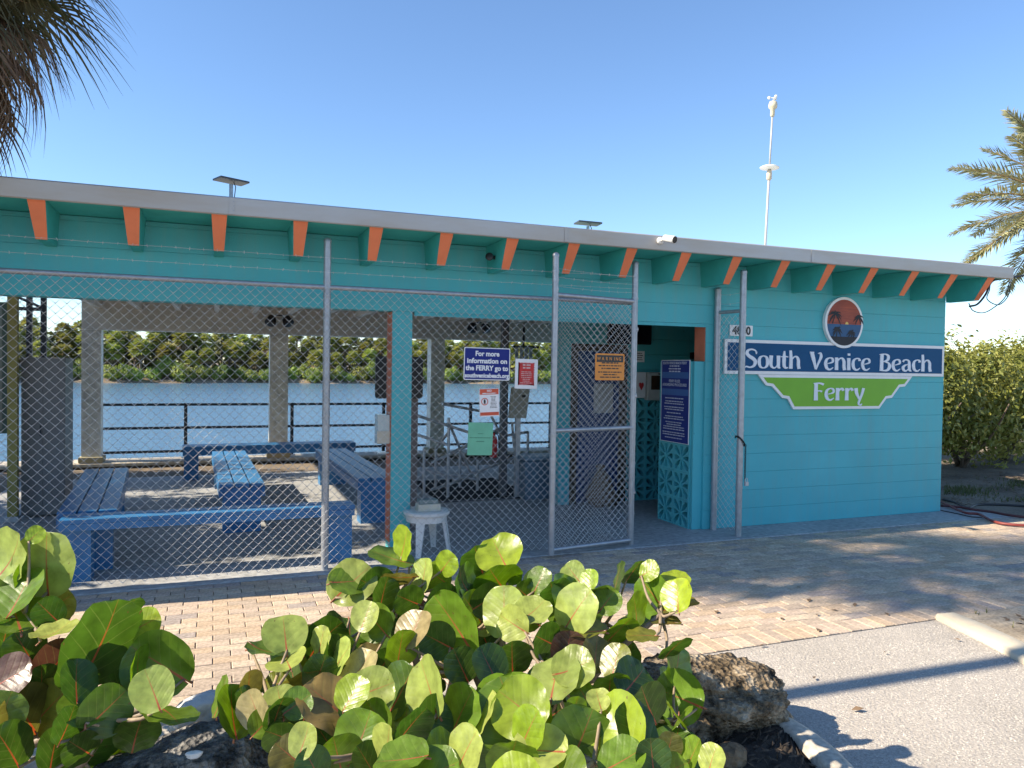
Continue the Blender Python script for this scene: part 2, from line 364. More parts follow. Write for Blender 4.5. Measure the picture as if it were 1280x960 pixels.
mb = MB(); mb.box((4.56, 1.832, 1.16), (4.84, 1.839, 1.54)); mb.build('notice', mat('grey_paper', (.38, .38, .36), .7), door)
# breeze blocks
def breeze():
    mb = MB(); s = .1515; t = .045; fr = .02
    for a, b in (((-s, -t, -s), (s, t, -s+fr)), ((-s, -t, s-fr), (s, t, s)), ((-s, -t, -s+fr), (-s+fr, t, s-fr)), ((s-fr, -t, -s+fr), (s, t, s-fr))): mb.box(a, b)
    for k in range(8):
        an = rad(22.5+45*k); d = Vector((math.cos(an), 0, math.sin(an))); q = Vector((-d.z, 0, d.x))
        L = (s-fr*.5)/max(abs(d.x), abs(d.z)); ys = .98*t
        w0, w1, w2 = .010, .010, .034
        pts = [d*.0-q*w0, d*.085-q*w1, d*L-q*w2, d*L+q*w2, d*.085+q*w1, d*.0+q*w0]
        mb.add([p+Vector((0, -ys, 0)) for p in pts]+[p+Vector((0, ys, 0)) for p in pts], [(0, 1, 4, 5), (1, 2, 3, 4), (11, 10, 7, 6), (10, 9, 8, 7), (0, 6, 7, 1), (1, 7, 8, 2), (5, 4, 10, 11), (4, 3, 9, 10)])
    mb.lathe((0, -.049, 0), [(.03, 0), (.03, .098)], 10, (0, 1, 0))
    return mb.mesh('breeze_block', TEAL)
BM_ = breeze()
hw = MB(); hw.box((4.90, .07, 0), (4.952, .68, 1.826)); hw.box((4.832, .03, 0), (4.95, .068, 1.83), bev=.004); hw = hw.build('half_wall', TEAL, B)
for i in range(2):
    for k in range(6):
        place('breeze_block', BM_, hw, Matrix.Translation((4.86, .07+.1525+i*.305, .1525+k*.3048)) @ Matrix.Rotation(rad(90), 4, 'Z'))
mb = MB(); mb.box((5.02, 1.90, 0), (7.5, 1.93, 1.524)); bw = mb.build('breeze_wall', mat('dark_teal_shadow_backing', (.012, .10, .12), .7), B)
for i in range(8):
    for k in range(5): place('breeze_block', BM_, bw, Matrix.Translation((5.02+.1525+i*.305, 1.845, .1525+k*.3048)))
# roof, joists, fascia
mb = MB(); mb.box((BX0-.15, .205, 2.889), (8.88, BY1, 3.0)); roof = mb.build('roof', CEIL, B)
mb = MB(); mb.box((BX0-.15, -.572, 2.888), (8.88, .204, 2.999)); mb.build('eave_soffit', TEAL2, roof)
xsj = [G(290, 256).x]; jx = [Wp(290, 256, -.6).x, Wp(708, 294, -.6).x]
ed = [BX0-.15]+[jx[0]-(jx[1]-jx[0])+.0]+jx+[jx[1]+(jx[1]-jx[0]), 8.9]
ed = sorted(e for e in ed if e >= BX0-.15)
for a, b in zip(ed[:-1], ed[1:]):
    mb = MB(); mb.prism([(-.575, 2.882), (-.588, 2.878), (-.600, 2.886), (-.602, 3.012), (-.59, 3.022), (-.45, 3.016), (-.45, 3.003), (-.575, 3.003)], (a+.0015, 0, 0), (0, 1, 0), (0, 0, 1), (1, 0, 0), 0, b-a-.003)
    fp = mb.build('fascia_panel', FASC, roof)
    mb = MB(); mb.box((b-.02, -.6055, 2.886), (b+.02, -.6028, 3.013))
    if b < 8.8:
        mb.build('joint_cover', FASC, fp)
        for z in (2.915, 2.95, 2.985): mb = MB(); mb.lathe((b+.013, -.606, z), [(.004, 0), (.003, -.002)], 8, (0, 1, 0)); mb.build('rivet', GALV, fp)
# keystone joists: outside tail painted teal with an orange end
for i in range(-1, 18):
    xc = -1.195+.6105*i
    if xc > 8.7: continue
    hb, ht = .037, .056; zb, zt = 2.628, 2.886
    mb = MB()
    e0, e1 = -.375, -.562     # slanted end: bottom, top
    mb.add([(xc-hb, 0, zb), (xc+hb, 0, zb), (xc+ht, 0, zt), (xc-ht, 0, zt), (xc-hb, e0, zb), (xc+hb, e0, zb), (xc+ht, e1, zt), (xc-ht, e1, zt)],
           [(0, 1, 5, 4), (1, 2, 6, 5), (3, 0, 4, 7), (2, 3, 7, 6)])
    t = mb.build('rafter_tail', TEAL2, B)
    mb = MB(); g = .004
    mb.add([(xc-hb-.001, e0, zb-.001), (xc+hb+.001, e0, zb-.001), (xc+ht+.001, e1, zt), (xc-ht-.001, e1, zt), (xc-hb-.001, e0-g, zb-.001), (xc+hb+.001, e0-g, zb-.001), (xc+ht+.001, e1-g, zt), (xc-ht-.001, e1-g, zt)],
           [(4, 5, 6, 7), (0, 1, 5, 4), (1, 2, 6, 5), (2, 3, 7, 6), (3, 0, 4, 7)])
    mb.build('end_face', ORANGE, t)
    mb = MB(); mb.add([(xc-hb, .201, zb), (xc+hb, .201, zb), (xc+ht, .201, zt), (xc-ht, .201, zt), (xc-hb, 7.498, zb), (xc+hb, 7.498, zb), (xc+ht, 7.498, zt), (xc-ht, 7.498, zt)], [(4, 5, 1, 0), (5, 6, 2, 1), (7, 4, 0, 3), (4, 7, 6, 5)])
    mb.build('ceiling_joist', CEIL, B)
# rear columns and rear beam
for x0, x1 in ((-2.07, -1.78), (.93, 1.25), (3.94, 4.22), (6.95, 7.24)):
    mb = MB(); mb.box((x0, 7.5, .03), (x1, 7.78, 2.27), bev=.008); c = mb.build('rear_column', CREAM, B)
    mb = MB(); mb.box((x0-.04, 7.46, .032), (x1+.04, 7.82, .13), bev=.01); mb.build('column_base', mat('yellowed_concrete', (.36, .32, .20), .8, .15, 5), c)
mb = MB(); mb.box((-2.07, 7.5, 2.27), (8.5, 7.78, 2.887)); mb.build('rear_beam', CEIL, B)

# ------------------------------------------------------------------ things on the roof and eave
def solar(u, v, vb, lab, rz):
    t_ = Wp(u, v, -.12); t = thing('solar_panel', lab, 'solar panel', (t_.x, -.12, 3.0), 'small solar panels on the roof edge')
    mb = MB(); mb.tube([(t_.x, -.12, 3.0), (t_.x, -.12, t_.z-.03)], .016, 10); mb.lathe((t_.x, -.12, 3.0), [(.05, 0), (.05, .006)], 14); mb.build('stand', GALV, t)
    M = Matrix.Translation((t_.x, -.12, t_.z)) @ Euler((rad(1.5), rad(2), rz)).to_matrix().to_4x4()
    mb = MB(); mb.box((-.12, -.09, -.009), (.12, .09, .005)); mb.v = [tuple(M @ Vector(p)) for p in mb.v]; pn = mb.build('panel', mat('panel_frame', (.05, .052, .06), .5), t)
    for i in range(4):
        mb = MB(); mb.box((-.112+i*.056, -.082, .005), (-.112+i*.056+.053, .082, .0075)); mb.v = [tuple(M @ Vector(p)) for p in mb.v]; mb.build('cell', mat('solar_cell', (.01, .012, .03), .15), pn)
    mb = MB(); mb.tube([(t_.x+.02, -.12, t_.z-.012), (t_.x+.035, -.13, t_.z-.05), (t_.x+.02, -.12, 3.06), (t_.x+.02, -.12, 3.004)], .004, 6); mb.build('cable', DARK, t)
solar(289, 226, 243, 'small flat solar panel on a post with the taller stand, over the long opening', rad(20))
solar(735, 279, 288, 'small flat solar panel on a short stand above the swung gate', rad(-10))
mb_, mt_ = Wp(956, 305, 1.5), Wp(966, 135, 1.5); disc = Wp(962, 210, 1.5)
bx = mb_.x-.01; M0 = Vector((bx, 1.5, 3.0)); MT = Vector((mt_.x, 1.5, mt_.z)); md = (MT-M0).normalized()
t = thing('weather_mast', 'thin white mast with a round disc and small instruments on the roof', 'mast', M0)
mb = MB(); mb.tube([M0, M0+md*(disc.z-3.0)], .017, 10); mb.tube([M0+md*(disc.z-3.0), MT-md*.1], .013, 10); mb.lathe(M0, [(.09, 0), (.09, .01), (.03, .02)], 14); mb.build('pole', mat('weathered_white_tube', (.42, .43, .44), .45, .1, 6), t, smooth=True)
mb = MB(); mb.lathe(disc, [(.02, -.02), (.125, -.005), (.13, .005), (.10, .022), (.02, .035)], 24, md); mb.build('disc', WHITEP, t, smooth=True)
mb = MB(); mb.lathe(disc-md*.17, [(.02, 0), (.035, .02), (.035, .1), (.028, .14)], 14, md); mb.build('bracket', mat('weathered_fitting', (.5, .42, .32), .6), t, smooth=True)
mb = MB(); mb.lathe(MT-md*.12, [(.02, 0), (.03, .02), (.03, .1), (.055, .12), (.06, .16), (.05, .2), (.02, .215)], 16, md); mb.build('sensor_housing', mat('cream_plastic', (.62, .55, .40), .5), t, smooth=True)
for k in range(3):
    a = k*2.1+.4; c = MT+md*.14+Vector((math.cos(a), math.sin(a), 0))*.055
    mb = MB(); mb.tube([MT+md*.1, MT+md*.14, c], .005, 6); mb.lathe(c, [(.005, -.018), (.018, -.01), (.022, .008), (.02, .012)], 10, Vector((-math.sin(a), math.cos(a), 0))); mb.build('wind_cup', WHITEP, t, smooth=True)
cc = Wp(834, 301, -.64)
t = thing('security_camera', 'white bullet security camera on the metal roof edge', 'camera', (cc.x, -.603, cc.z))
mb = MB(); mb.lathe((cc.x-.06, -.603, cc.z-.0), [(.035, 0), (.035, -.018), (.02, -.03)], 16, (0, 1, 0)); mb.tube([(cc.x-.06, -.63, cc.z), (cc.x-.05, -.66, cc.z+.01), (cc.x-.02, -.68, cc.z+.012)], .012, 8); mb.build('bracket', WHITEP, t, smooth=True)
cdv = Vector((.28, -.92, -.25)).normalized(); cb = Vector((cc.x-.045, -.655, cc.z+.022))
mb = MB(); mb.lathe(cb, [(.024, 0), (.032, .01), (.034, .11), (.036, .112), (.036, .135)], 18, cdv); bd = mb.build('body', WHITEP, t, smooth=True)
mb = MB(); mb.lathe(cb, [(.033, .1355), (.031, .138), (.016, .138), (.014, .1365)], 18, cdv); mb.build('lens', DARK, bd)
fl = Vector((2.36, -.22, 2.75))
t = thing('eave_lamp', 'small black spot lamp fixed to the side of a teal rafter', 'lamp', fl)
mb = MB(); mb.tube([fl+Vector((.06, 0, .01)), fl+Vector((.02, 0, 0)), fl], .006, 6); mb.lathe(fl+Vector((.05, 0, .005)), [(.02, 0), (.02, .015)], 12, (1, 0, 0)); mb.build('bracket', DARK, t)
mb = MB(); mb.lathe(fl+Vector((.02, .0, 0)), [(.014, 0), (.03, .015), (.038, .05), (.034, .052)], 14, Vector((-.5, -.8, .1))); mb.build('lamp_head', DARK, t, smooth=True)
# cable at the eave end
t = thing('service_cable', 'black service cable looping from the end of the eave', 'cable', (8.85, -.45, 2.88))
pA = Vector((8.72, -.5, 2.83)); mb = MB()
def curve(pts, n=8):
    P = [Vector(p) for p in pts]; P = [P[0]*2-P[1]]+P+[P[-1]*2-P[-2]]; o = []
    for i in range(1, len(P)-2):
        for k in range(n):
            t = k/n; a, b, c, d = P[i-1:i+3]; o.append(.5*((2*b)+(c-a)*t+(2*a-5*b+4*c-d)*t*t+(3*b-a-3*c+d)*t**3))
    return o+[P[-2]]
def px_curve(l, y): return curve([Wp(u, v, y) for u, v in l])
mb.tube(px_curve([(1212, 383), (1222, 380), (1232, 368), (1240, 352), (1256, 348), (1290, 343), (1400, 325)], -.45), .012, 8)
mb.tube(px_curve([(1238, 350), (1237, 362), (1234, 374), (1248, 381), (1260, 370), (1264, 350)], -.43), .006, 6)
mb.tube(px_curve([(1211, 379), (1216, 388), (1228, 391), (1240, 386), (1256, 372), (1262, 352)], -.47), .006, 6)
mb.build('cable', DARK, t, smooth=True)

# ------------------------------------------------------------------ sign board on the right wall
def sign_frame(y): return Vector((0, y, 0)), Vector((1, 0, 0)), Vector((0, 0, 1)), Vector((0, -1, 0))
sg = thing('building_sign', 'blue and lime wall sign reading South Venice Beach Ferry under a sunset oval', 'sign', (6.83, 0, 1.3))
O, U, V, N = sign_frame(-.004)
SX0, SX1, SZ0, SZ1 = 5.178, 8.49, 1.70, 2.08
def rect(x0, z0, x1, z1): return [(x0, z0), (x1, z0), (x1, z1), (x0, z1)]
mb = MB(); mb.prism(rect(SX0, SZ0, SX1, SZ1), O, U, V, N, 0, .026); mb.build('white_backing', SIGNW, sg)
mb = MB(); mb.prism(rect(SX0+.035, SZ0+.035, SX1-.035, SZ1-.035), O, U, V, N, .0262, .029); mb.build('blue_board', SIGNB, sg)
GP = [(5.635, 1.697), (5.75, 1.575), (5.835, 1.565), (5.98, 1.435), (6.06, 1.425), (6.14, 1.305), (7.44, 1.305), (7.55, 1.425), (7.64, 1.435), (7.76, 1.565), (7.85, 1.575), (7.965, 1.697)]
mb = MB(); mb.prism(GP, O, U, V, N, 0, .022); mb.build('white_backing', SIGNW, sg)
gc = (6.80, 1.697)
def inset(p, d):
    n = len(p); o = []
    for i in range(n):
        a, b, c = Vector(p[i-1]), Vector(p[i]), Vector(p[(i+1) % n]); e1 = (b-a).normalized(); e2 = (c-b).normalized()
        n1 = Vector((-e1.y, e1.x)); n2 = Vector((-e2.y, e2.x)); m = (n1+n2).normalized(); o.append(tuple(b+m*(d/max(.35, m.dot(n1)))))
    return o
mb = MB(); mb.prism(inset(GP, .032), O, U, V, N, .0222, .025); mb.build('lime_board', SIGNG, sg)
# display lettering drawn from strokes of changing width (x-height = 1)
GL = {
 'S': (.86, [([(.76, 1.16), (.70, 1.36), (.45, 1.46), (.20, 1.38), (.12, 1.16), (.26, .94), (.52, .76), (.70, .52), (.62, .20), (.36, .06), (.10, .12), (.0, .04)], [.05, .10, .12, .16, .22, .24, .26, .24, .18, .12, .12, .06]), ([(.76, 1.28), (.76, 1.10)], [.14, .05])]),
 'o': (.80, [([(.40, .98), (.17, .84), (.11, .50), (.19, .14), (.41, .03), (.63, .16), (.70, .50), (.62, .86), (.40, .98)], [.08, .17, .23, .17, .08, .17, .23, .17, .08])]),
 'u': (.84, [([(.15, 1.02), (.13, .6), (.15, .24), (.30, .05), (.46, .08), (.60, .28)], [.25, .23, .20, .13, .08, .06]), ([(.66, 1.02), (.66, .5), (.68, .12), (.80, .03)], [.25, .23, .20, .08])]),
 't': (.58, [([(.24, 1.40), (.22, .8), (.24, .24), (.36, .06), (.52, .10)], [.10, .25, .22, .15, .07]), ([(.0, .93), (.27, .97), (.52, .93)], [.07, .11, .07])]),
 'h': (.86, [([(.10, 1.46), (.14, .8), (.14, .0)], [.17, .22, .25]), ([(.20, .70), (.36, .94), (.55, .96), (.67, .72), (.68, .30), (.74, .0)], [.05, .10, .15, .21, .22, .22])]),
 'V': (1.02, [([(.12, 1.40), (.25, .86), (.43, .04)], [.27, .25, .13]), ([(.43, .02), (.60, .52), (.78, 1.02), (.74, 1.34), (.58, 1.30)], [.11, .13, .19, .14, .07]), ([(.0, 1.40), (.28, 1.40)], [.09, .09])]),
 'e': (.76, [([(.16, .50), (.42, .56), (.62, .68), (.58, .92), (.38, .98), (.16, .82), (.11, .48), (.20, .14), (.42, .03), (.66, .20)], [.06, .08, .15, .16, .09, .17, .23, .20, .13, .05])]),
 'n': (.86, [([(.13, 1.02), (.14, .5), (.14, .0)], [.23, .22, .25]), ([(.20, .70), (.36, .94), (.55, .96), (.67, .72), (.68, .30), (.74, .0)], [.05, .10, .15, .21, .22, .22])]),
 'i': (.38, [([(.17, 1.0), (.17, .5), (.18, .0)], [.24, .22, .25]), ([(.17, 1.20), (.17, 1.38)], [.19, .19])]),
 'c': (.72, [([(.60, .78), (.56, .94), (.36, .98), (.16, .82), (.11, .48), (.20, .14), (.42, .03), (.64, .20)], [.19, .14, .09, .17, .23, .20, .13, .05])]),
 'B': (.98, [([(.24, 1.42), (.22, .8), (.22, .0)], [.24, .24, .26]), ([(.05, 1.38), (.45, 1.42), (.70, 1.28), (.68, .96), (.42, .80), (.26, .80)], [.06, .10, .19, .20, .10, .06]), ([(.42, .80), (.74, .66), (.82, .36), (.66, .08), (.36, .02), (.08, .04)], [.08, .15, .24, .19, .09, .07])]),
 'a': (.82, [([(.10, .80), (.20, .95), (.42, .98), (.58, .82), (.60, .4), (.64, .10), (.78, .02)], [.17, .12, .10, .17, .22, .20, .06]), ([(.56, .60), (.32, .54), (.13, .36), (.16, .12), (.34, .03), (.54, .20)], [.06, .11, .21, .21, .12, .06])]),
 'F': (.82, [([(.22, 1.42), (.21, .8), (.22, .0)], [.24, .24, .27]), ([(.05, 1.38), (.45, 1.40), (.74, 1.30)], [.08, .13, .18]), ([(.26, .76), (.50, .78), (.62, .72)], [.08, .10, .15])]),
 'r': (.66, [([(.15, 1.02), (.15, .5), (.15, .0)], [.23, .22, .26]), ([(.20, .68), (.34, .92), (.48, .96), (.56, .80)], [.05, .11, .17, .19])]),
 'y': (.84, [([(.14, 1.02), (.20, .6), (.40, .10)], [.25, .23, .13]), ([(.70, 1.02), (.58, .5), (.42, .0), (.36, -.30), (.50, -.40), (.60, -.28)], [.19, .17, .15, .13, .11, .06])]),
}
def glyph(mb, ch, ox, oz, s, sx, d0):
    wd, strokes = GL[ch]; base = d0
    for j, (pts, ws) in enumerate(strokes):
        P = curve([(a, b, 0) for a, b in pts], 5); n = len(P); L, R_ = [], []
        for i, p in enumerate(P):
            f = i/(n-1)*(len(ws)-1); k = min(int(f), len(ws)-2); wv = (ws[k]*(1-(f-k))+ws[k+1]*(f-k))*.5
            t = (P[min(i+1, n-1)]-P[max(i-1, 0)]); t = t.normalized() if t.length > 1e-6 else Vector((0, 1, 0))
            q = Vector((-t.y, t.x, 0)); L.append(p+q*wv); R_.append(p-q*wv)
        d1 = base+.008+.0004*j
        def W3(p, d): return (ox+p.x*s*sx, -.004-d, oz+p.y*s)
        vs = [W3(p, d1) for p in L]+[W3(p, d1) for p in R_]+[W3(p, base) for p in L]+[W3(p, base) for p in R_]
        fs = [(i, i+1, n+i+1, n+i) for i in range(n-1)]+[(i+1, i, 2*n+i, 2*n+i+1) for i in range(n-1)]+[(n+i, n+i+1, 3*n+i+1, 3*n+i) for i in range(n-1)]+[(0, n, 3*n, 2*n), (n-1, 3*n-1, 4*n-1, 2*n-1)]
        mb.add(vs, fs)
    return wd
LETT = mat('letter_white', (.72, .76, .82), .5, .05, 8)
def word(txt, u0, u1, v, y, d0):
    a, b = Wp(u0, v, y), Wp(u1, v, y); tw = sum(GL[c][0] for c in txt)-.1
    return a, b, tw
def put_word(txt, x0, x1, zb, s, d0):
    tw = sum(GL[c][0] for c in txt)-.1; sx = (x1-x0)/(tw*s); x = x0
    for c in txt:
        mb = MB(); wd = glyph(mb, c, x, zb, s, sx, d0); x += wd*s*sx; mb.build('letter', LETT, sg)
def wx(u, v): return Wp(u, v, -.035).x
ZB = Wp(965, 460.5, -.035).z
put_word('South', wx(931, 455), wx(999, 455), ZB, .142, .0292)
put_word('Venice', wx(1012, 455), wx(1087, 455), ZB-.006, .142, .0292)
put_word('Beach', wx(1098, 458), wx(1163, 458), ZB-.008, .142, .0292)
put_word('Ferry', wx(1016, 492), wx(1080, 492), Wp(1040, 500.5, -.035).z, .142, .0252)
# sunset oval
oc = Vector((6.843, 0, 2.315)); RX, RZ = .292, .292
def ell(a, b, n=40, t0=0, t1=2*math.pi, full=True): return [(oc.x+a*math.cos(t), oc.z+b*math.sin(t)) for t in np.linspace(t0, t1, n, endpoint=not full)]
RXo, RZo = .288, .298
mb = MB(); mb.prism(ell(RXo, RZo), O, U, V, N, .0, .042); mb.build('oval_rim', SIGNW, sg)
a_, b_ = RXo-.03, RZo-.03; zh = oc.z-.02; th = math.asin((zh-oc.z)/b_)
mb = MB(); mb.prism(ell(a_, b_, 30, th, math.pi-th, False), O, U, V, N, .0422, .044); mb.build('oval_sky', mat('sunset_orange', (.42, .07, .025), .5, .3, 4, col2=(.22, .035, .02), stretch=(1.2, 1, 9)), sg)
mb = MB(); mb.prism(ell(a_, b_, 30, -math.pi-th, th, False), O, U, V, N, .0422, .044); mb.build('oval_sea', mat('oval_sea_blue', (.012, .085, .21), .5, .15, 8), sg)
mb = MB(); mb.prism(ell(a_*.999, b_*.999, 16, rad(-142), rad(-38), False), O, U, V, N, .0443, .0455); mb.build('oval_shore', mat('oval_dark', (.012, .014, .022), .6), sg)
mb = MB(); mb.prism([(oc.x+.035+.024*math.cos(t), zh+.001+.024*math.sin(t)*1.25) for t in np.linspace(0, math.pi, 12)], O, U, V, N, .0443, .046); mb.build('oval_sun', mat('oval_sun_yellow', (.75, .5, .12), .5), sg)
def motif(cx, cz, L, n, seed, trunk):
    r = random.Random(seed); mb = MB()
    for k in range(n):
        a = -.6+(math.pi+1.2)*k/(n-1)+r.uniform(-.1, .1); l_ = L*r.uniform(.8, 1.1); pts = []
        for i in range(6):
            f = i/5; pts.append((cx+math.cos(a)*l_*f, cz+math.sin(a)*l_*f-.6*L*f*f))
        for i in range(5):
            w0 = .009*math.sin(math.pi*(i/5)*.9+.3); w1 = .009*math.sin(math.pi*((i+1)/5)*.9+.3)*(i < 4)
            (x0, z0), (x1, z1) = pts[i], pts[i+1]; d = .0466+k*.00008
            q = Vector((-(z1-z0), x1-x0)).normalized()
            mb.add([(x0+q.x*w0, -.004-d, z0+q.y*w0), (x0-q.x*w0, -.004-d, z0-q.y*w0), (x1-q.x*w1, -.004-d, z1-q.y*w1), (x1+q.x*w1, -.004-d, z1+q.y*w1)], [(0, 1, 2, 3)])
    if trunk:
        x1, z1 = trunk; mb.add([(cx-.006, -.0505, cz), (cx+.006, -.0505, cz), (x1+.009, -.0505, z1), (x1-.009, -.0505, z1)], [(0, 3, 2, 1)])
    mb.build('oval_palm', MATS['oval_dark'], sg)
motif(6.70, 2.41, .115, 11, 1, (6.66, 2.30)); motif(7.06, 2.385, .085, 9, 2, (7.09, 2.31)); motif(6.735, 2.235, .085, 9, 3, (6.72, 2.12)); motif(6.95, 2.205, .075, 9, 4, (6.95, 2.12))
# house number plaque
t = thing('house_number', 'small white number plaque on the turquoise wall above the long blue sign', 'number plaque', (5.4, 0, 2.18))
a, b = Wp(913, 406, -.02), Wp(941, 420.5, -.02)
mb = MB(); mb.prism(rect(a.x, b.z, b.x, a.z), O, U, V, N, 0, .012); mb.build('plate', SIGNW, t)
mb = MB(); text_mb(mb, '4800', .125, (0.5*(a.x+b.x), -.018, b.z+.018), U, V, N, .004, sx=.98); mb.build('digits', DARK, t)

# ------------------------------------------------------------------ chain link fencing
def chainlink(A, Bp, z0, z1, D=.076, r=.0027, phase=0.0):
    A, Bp = Vector(A), Vector(Bp); d = (Bp-A); L = d.length; d.normalize(); nrm = d.cross(Vector((0, 0, 1)))
    h = D/2; nw = int(L/h); ns = int((z1-z0)/h); mb = MB(); V_ = []; F_ = []
    prof = [(math.cos(a)*r, math.sin(a)*r) for a in (1.57, 3.665, 5.76)]
    for i in range(nw):
        s0 = len(V_)
        for k in range(ns+1):
            side = (k+i) % 2; x = i*h+(h if side else 0); dep = .0022 if side else -.0022
            wob = .0015*math.sin(i*12.9+k*7.1)
            c = A+d*(x+wob+(.0012 if side else -.0012))+nrm*dep; c.z = z0+k*h+.001*math.sin(i*3.1+k*5.7)
            for a, b in prof: V_.append((c.x+d.x*a+nrm.x*b, c.y+d.y*a+nrm.y*b, c.z+(a*.6 if side else -a*.6)))
        for k in range(ns):
            o = s0+k*3
            for j in range(3): F_.append((o+j, o+(j+1) % 3, o+3+(j+1) % 3, o+3+j))
    mb.v = V_; mb.f = F_; mb.mi = [0]*len(F_); return mb
def post(mb, x, y, z1, r, z0=0.0):
    mb.tube([(x, y, z0), (x, y, z1-.012)], r, 16); mb.lathe((x, y, z1-.012), [(r+.003, -.015), (r+.003, .003), (r*.7, .018), (r*.2, .024)], 16)
def band(mb, x, y, z, r, h=.02): mb.lathe((x, y, z), [(r, 0), (r+.004, .001), (r+.004, h-.001), (r, h)], 16)
def barbed(mb, A, Bp, seed):
    r = random.Random(seed); A, Bp = Vector(A), Vector(Bp); n = max(2, int((Bp-A).length/.1)); pts = [A.lerp(Bp, i/n)+Vector((0, r.uniform(-.003, .003), -.012*math.sin(math.pi*i/n)+r.uniform(-.002, .002))) for i in range(n+1)]
    mb.tube(pts, .0012, 4, cap=False)
    for p in pts[1:-1]:
        for k in range(2):
            d = Vector((r.uniform(-.4, .4), r.uniform(-1, 1), r.uniform(-1, 1))).normalized()*.013; mb.tube([p-d, p+d], .0013, 3, cap=False)
FY = -.36
fence = thing('chain_link_fence', 'long galvanised chain link fence across the open front of the pavilion', 'fence', (1, FY, 0))
for x in (-1.9, .876, 3.845):
    mb = MB(); post(mb, x, FY, 2.79, .031); p = mb.build('post', GALV, fence); autosmooth(p)
    for z in (.3, .8, 1.3, 1.8, 2.3, 2.42): mb = MB(); band(mb, x, FY, z, .031); mb.build('tension_band', GALV, p)
mb = MB(); mb.tube([(-1.9, FY+.0, 2.385), (3.845, FY, 2.385)], .021, 12); autosmooth(mb.build('top_rail', GALV, fence))
mb = chainlink((-2.7, FY-.036, 0), (3.80, FY-.036, 0), .03, 2.41); mb.build('chain_link_mesh', WIRE, fence, kind='stuff')
mb = MB()
for i in range(-4, 8):
    x = i*.45+.1
    mb.lathe((x, FY, 2.385), [(.0225, -.004), (.025, 0), (.0225, .004)], 10, (1, 0, 0))
mb.build('wire_tie', GALV, fence, kind='stuff')
for z in (2.52, 2.64):
    mb = MB(); barbed(mb, (-1.9, FY-.03, z), (3.84, FY-.03, z), int(z*100)); mb.build('barbed_wire', WIRE, fence)
# gate swung back against the fence
ga, gb = Vector((2.865, -.62, 0)), Vector((3.80, -.425, 0)); gd = (gb-ga).normalized()
gate = thing('chain_link_gate', 'open chain link gate folded back, carrying an orange warning sign', 'gate', (3.8, -.425, 0))
mb = MB(); post(mb, ga.x, ga.y, 2.77, .029, .03); s1 = mb.build('stile', GALV, gate); autosmooth(s1)
mb = MB(); mb.tube([(gb.x, gb.y, .06), (gb.x, gb.y, 2.42)], .021, 12); s2 = mb.build('stile', GALV, gate); autosmooth(s2)
for z0_, z1_ in ((2.40, 2.395), (1.165, 1.165), (.075, .06)):
    mb = MB(); mb.tube([(ga.x, ga.y, z0_), (gb.x, gb.y, z1_)], .021, 12); autosmooth(mb.build('rail', GALV, gate))
gn = gd.cross(Vector((0, 0, 1)))
mb = chainlink(ga+gn*.006, gb+gn*.006, .09, 2.39); mb.build('chain_link_mesh', WIRE, gate, kind='stuff')
for z in (2.48, 2.56, 2.64):
    mb = MB(); barbed(mb, (ga.x, ga.y, z), (gb.x, gb.y, z), int(z*97)); mb.build('barbed_wire', WIRE, gate)
for z in (.35, .9, 1.12, 1.21, 1.6, 2.36, 2.44, 2.52, 2.60): mb = MB(); band(mb, ga.x, ga.y, z, .029); mb.build('tension_band', GALV, s1)
mb = MB(); mb.tube([(gb.x-.03, gb.y-.028, .1), (gb.x-.03, gb.y-.028, 2.38)], .004, 6); mb.build('tension_bar', GALV, s2)
for z in (.5, 1.45, 2.1):
    mb = MB(); band(mb, 3.845, FY, z, .032, .05); mb.box((3.79, -.43, z+.008), (3.85, -.385, z+.042), bev=.006); mb.build('hinge', GALV, gate)
# short return panel beside the sign wall
ret = thing('fence_return', 'short chain link panel between two tall posts by the blue wall sign', 'fence', (5.11, -.2, 0))
for x, y, h in ((5.062, -.045, 2.62), (5.125, -.385, 2.78)):
    mb = MB(); post(mb, x, y, h, .034); p = mb.build('post', GALV, ret); autosmooth(p)
    for z in (.5, 1.1, 1.7, 2.3): mb = MB(); band(mb, x, y, z, .034); mb.build('tension_band', GALV, p)
mb = MB(); mb.tube([(5.066, -.07, 2.36), (5.12, -.36, 2.36)], .019, 12); autosmooth(mb.build('rail', GALV, ret))
mb = chainlink((5.065, -.06, 0), (5.122, -.37, 0), .04, 2.35); mb.build('chain_link_mesh', WIRE, ret, kind='stuff')
for z in (2.45, 2.55):
    mb = MB(); barbed(mb, (5.066, -.07, z), (5.12, -.36, z), 5); mb.build('barbed_wire', WIRE, ret)
# chain and padlock
t = thing('gate_chain', 'dark chain with a padlock hanging on the tall gate post', 'chain', (5.125, -.43, .8))
mb = MB(); px, py = 5.125, -.385
loop = [(px+.048*math.cos(a), py+.048*math.sin(a), 1.0-.05*math.cos(a)) for a in np.linspace(2.2, 6.6, 22)]+[(px+.055, py-.02, 1.0-.022*i) for i in range(2, 20)]
for i in range(0, len(loop)-1):
    a, b = Vector(loop[i]), Vector(loop[i+1]); d = b-a; c = (a+b)/2; q = Vector((1, 0, 0)) if i % 2 else Vector((0, 1, 0)); q = d.normalized().cross(q).normalized()*.008; e = d*.75
    ring = [c-e+q*.6, c-e*.6+q, c+e*.6+q, c+e+q*.6, c+e-q*.6, c+e*.6-q, c-e*.6-q, c-e-q*.6, c-e+q*.6]
    mb.tube(ring, .003, 5, cap=False)
mb.build('chain', DARK, t, smooth=True)
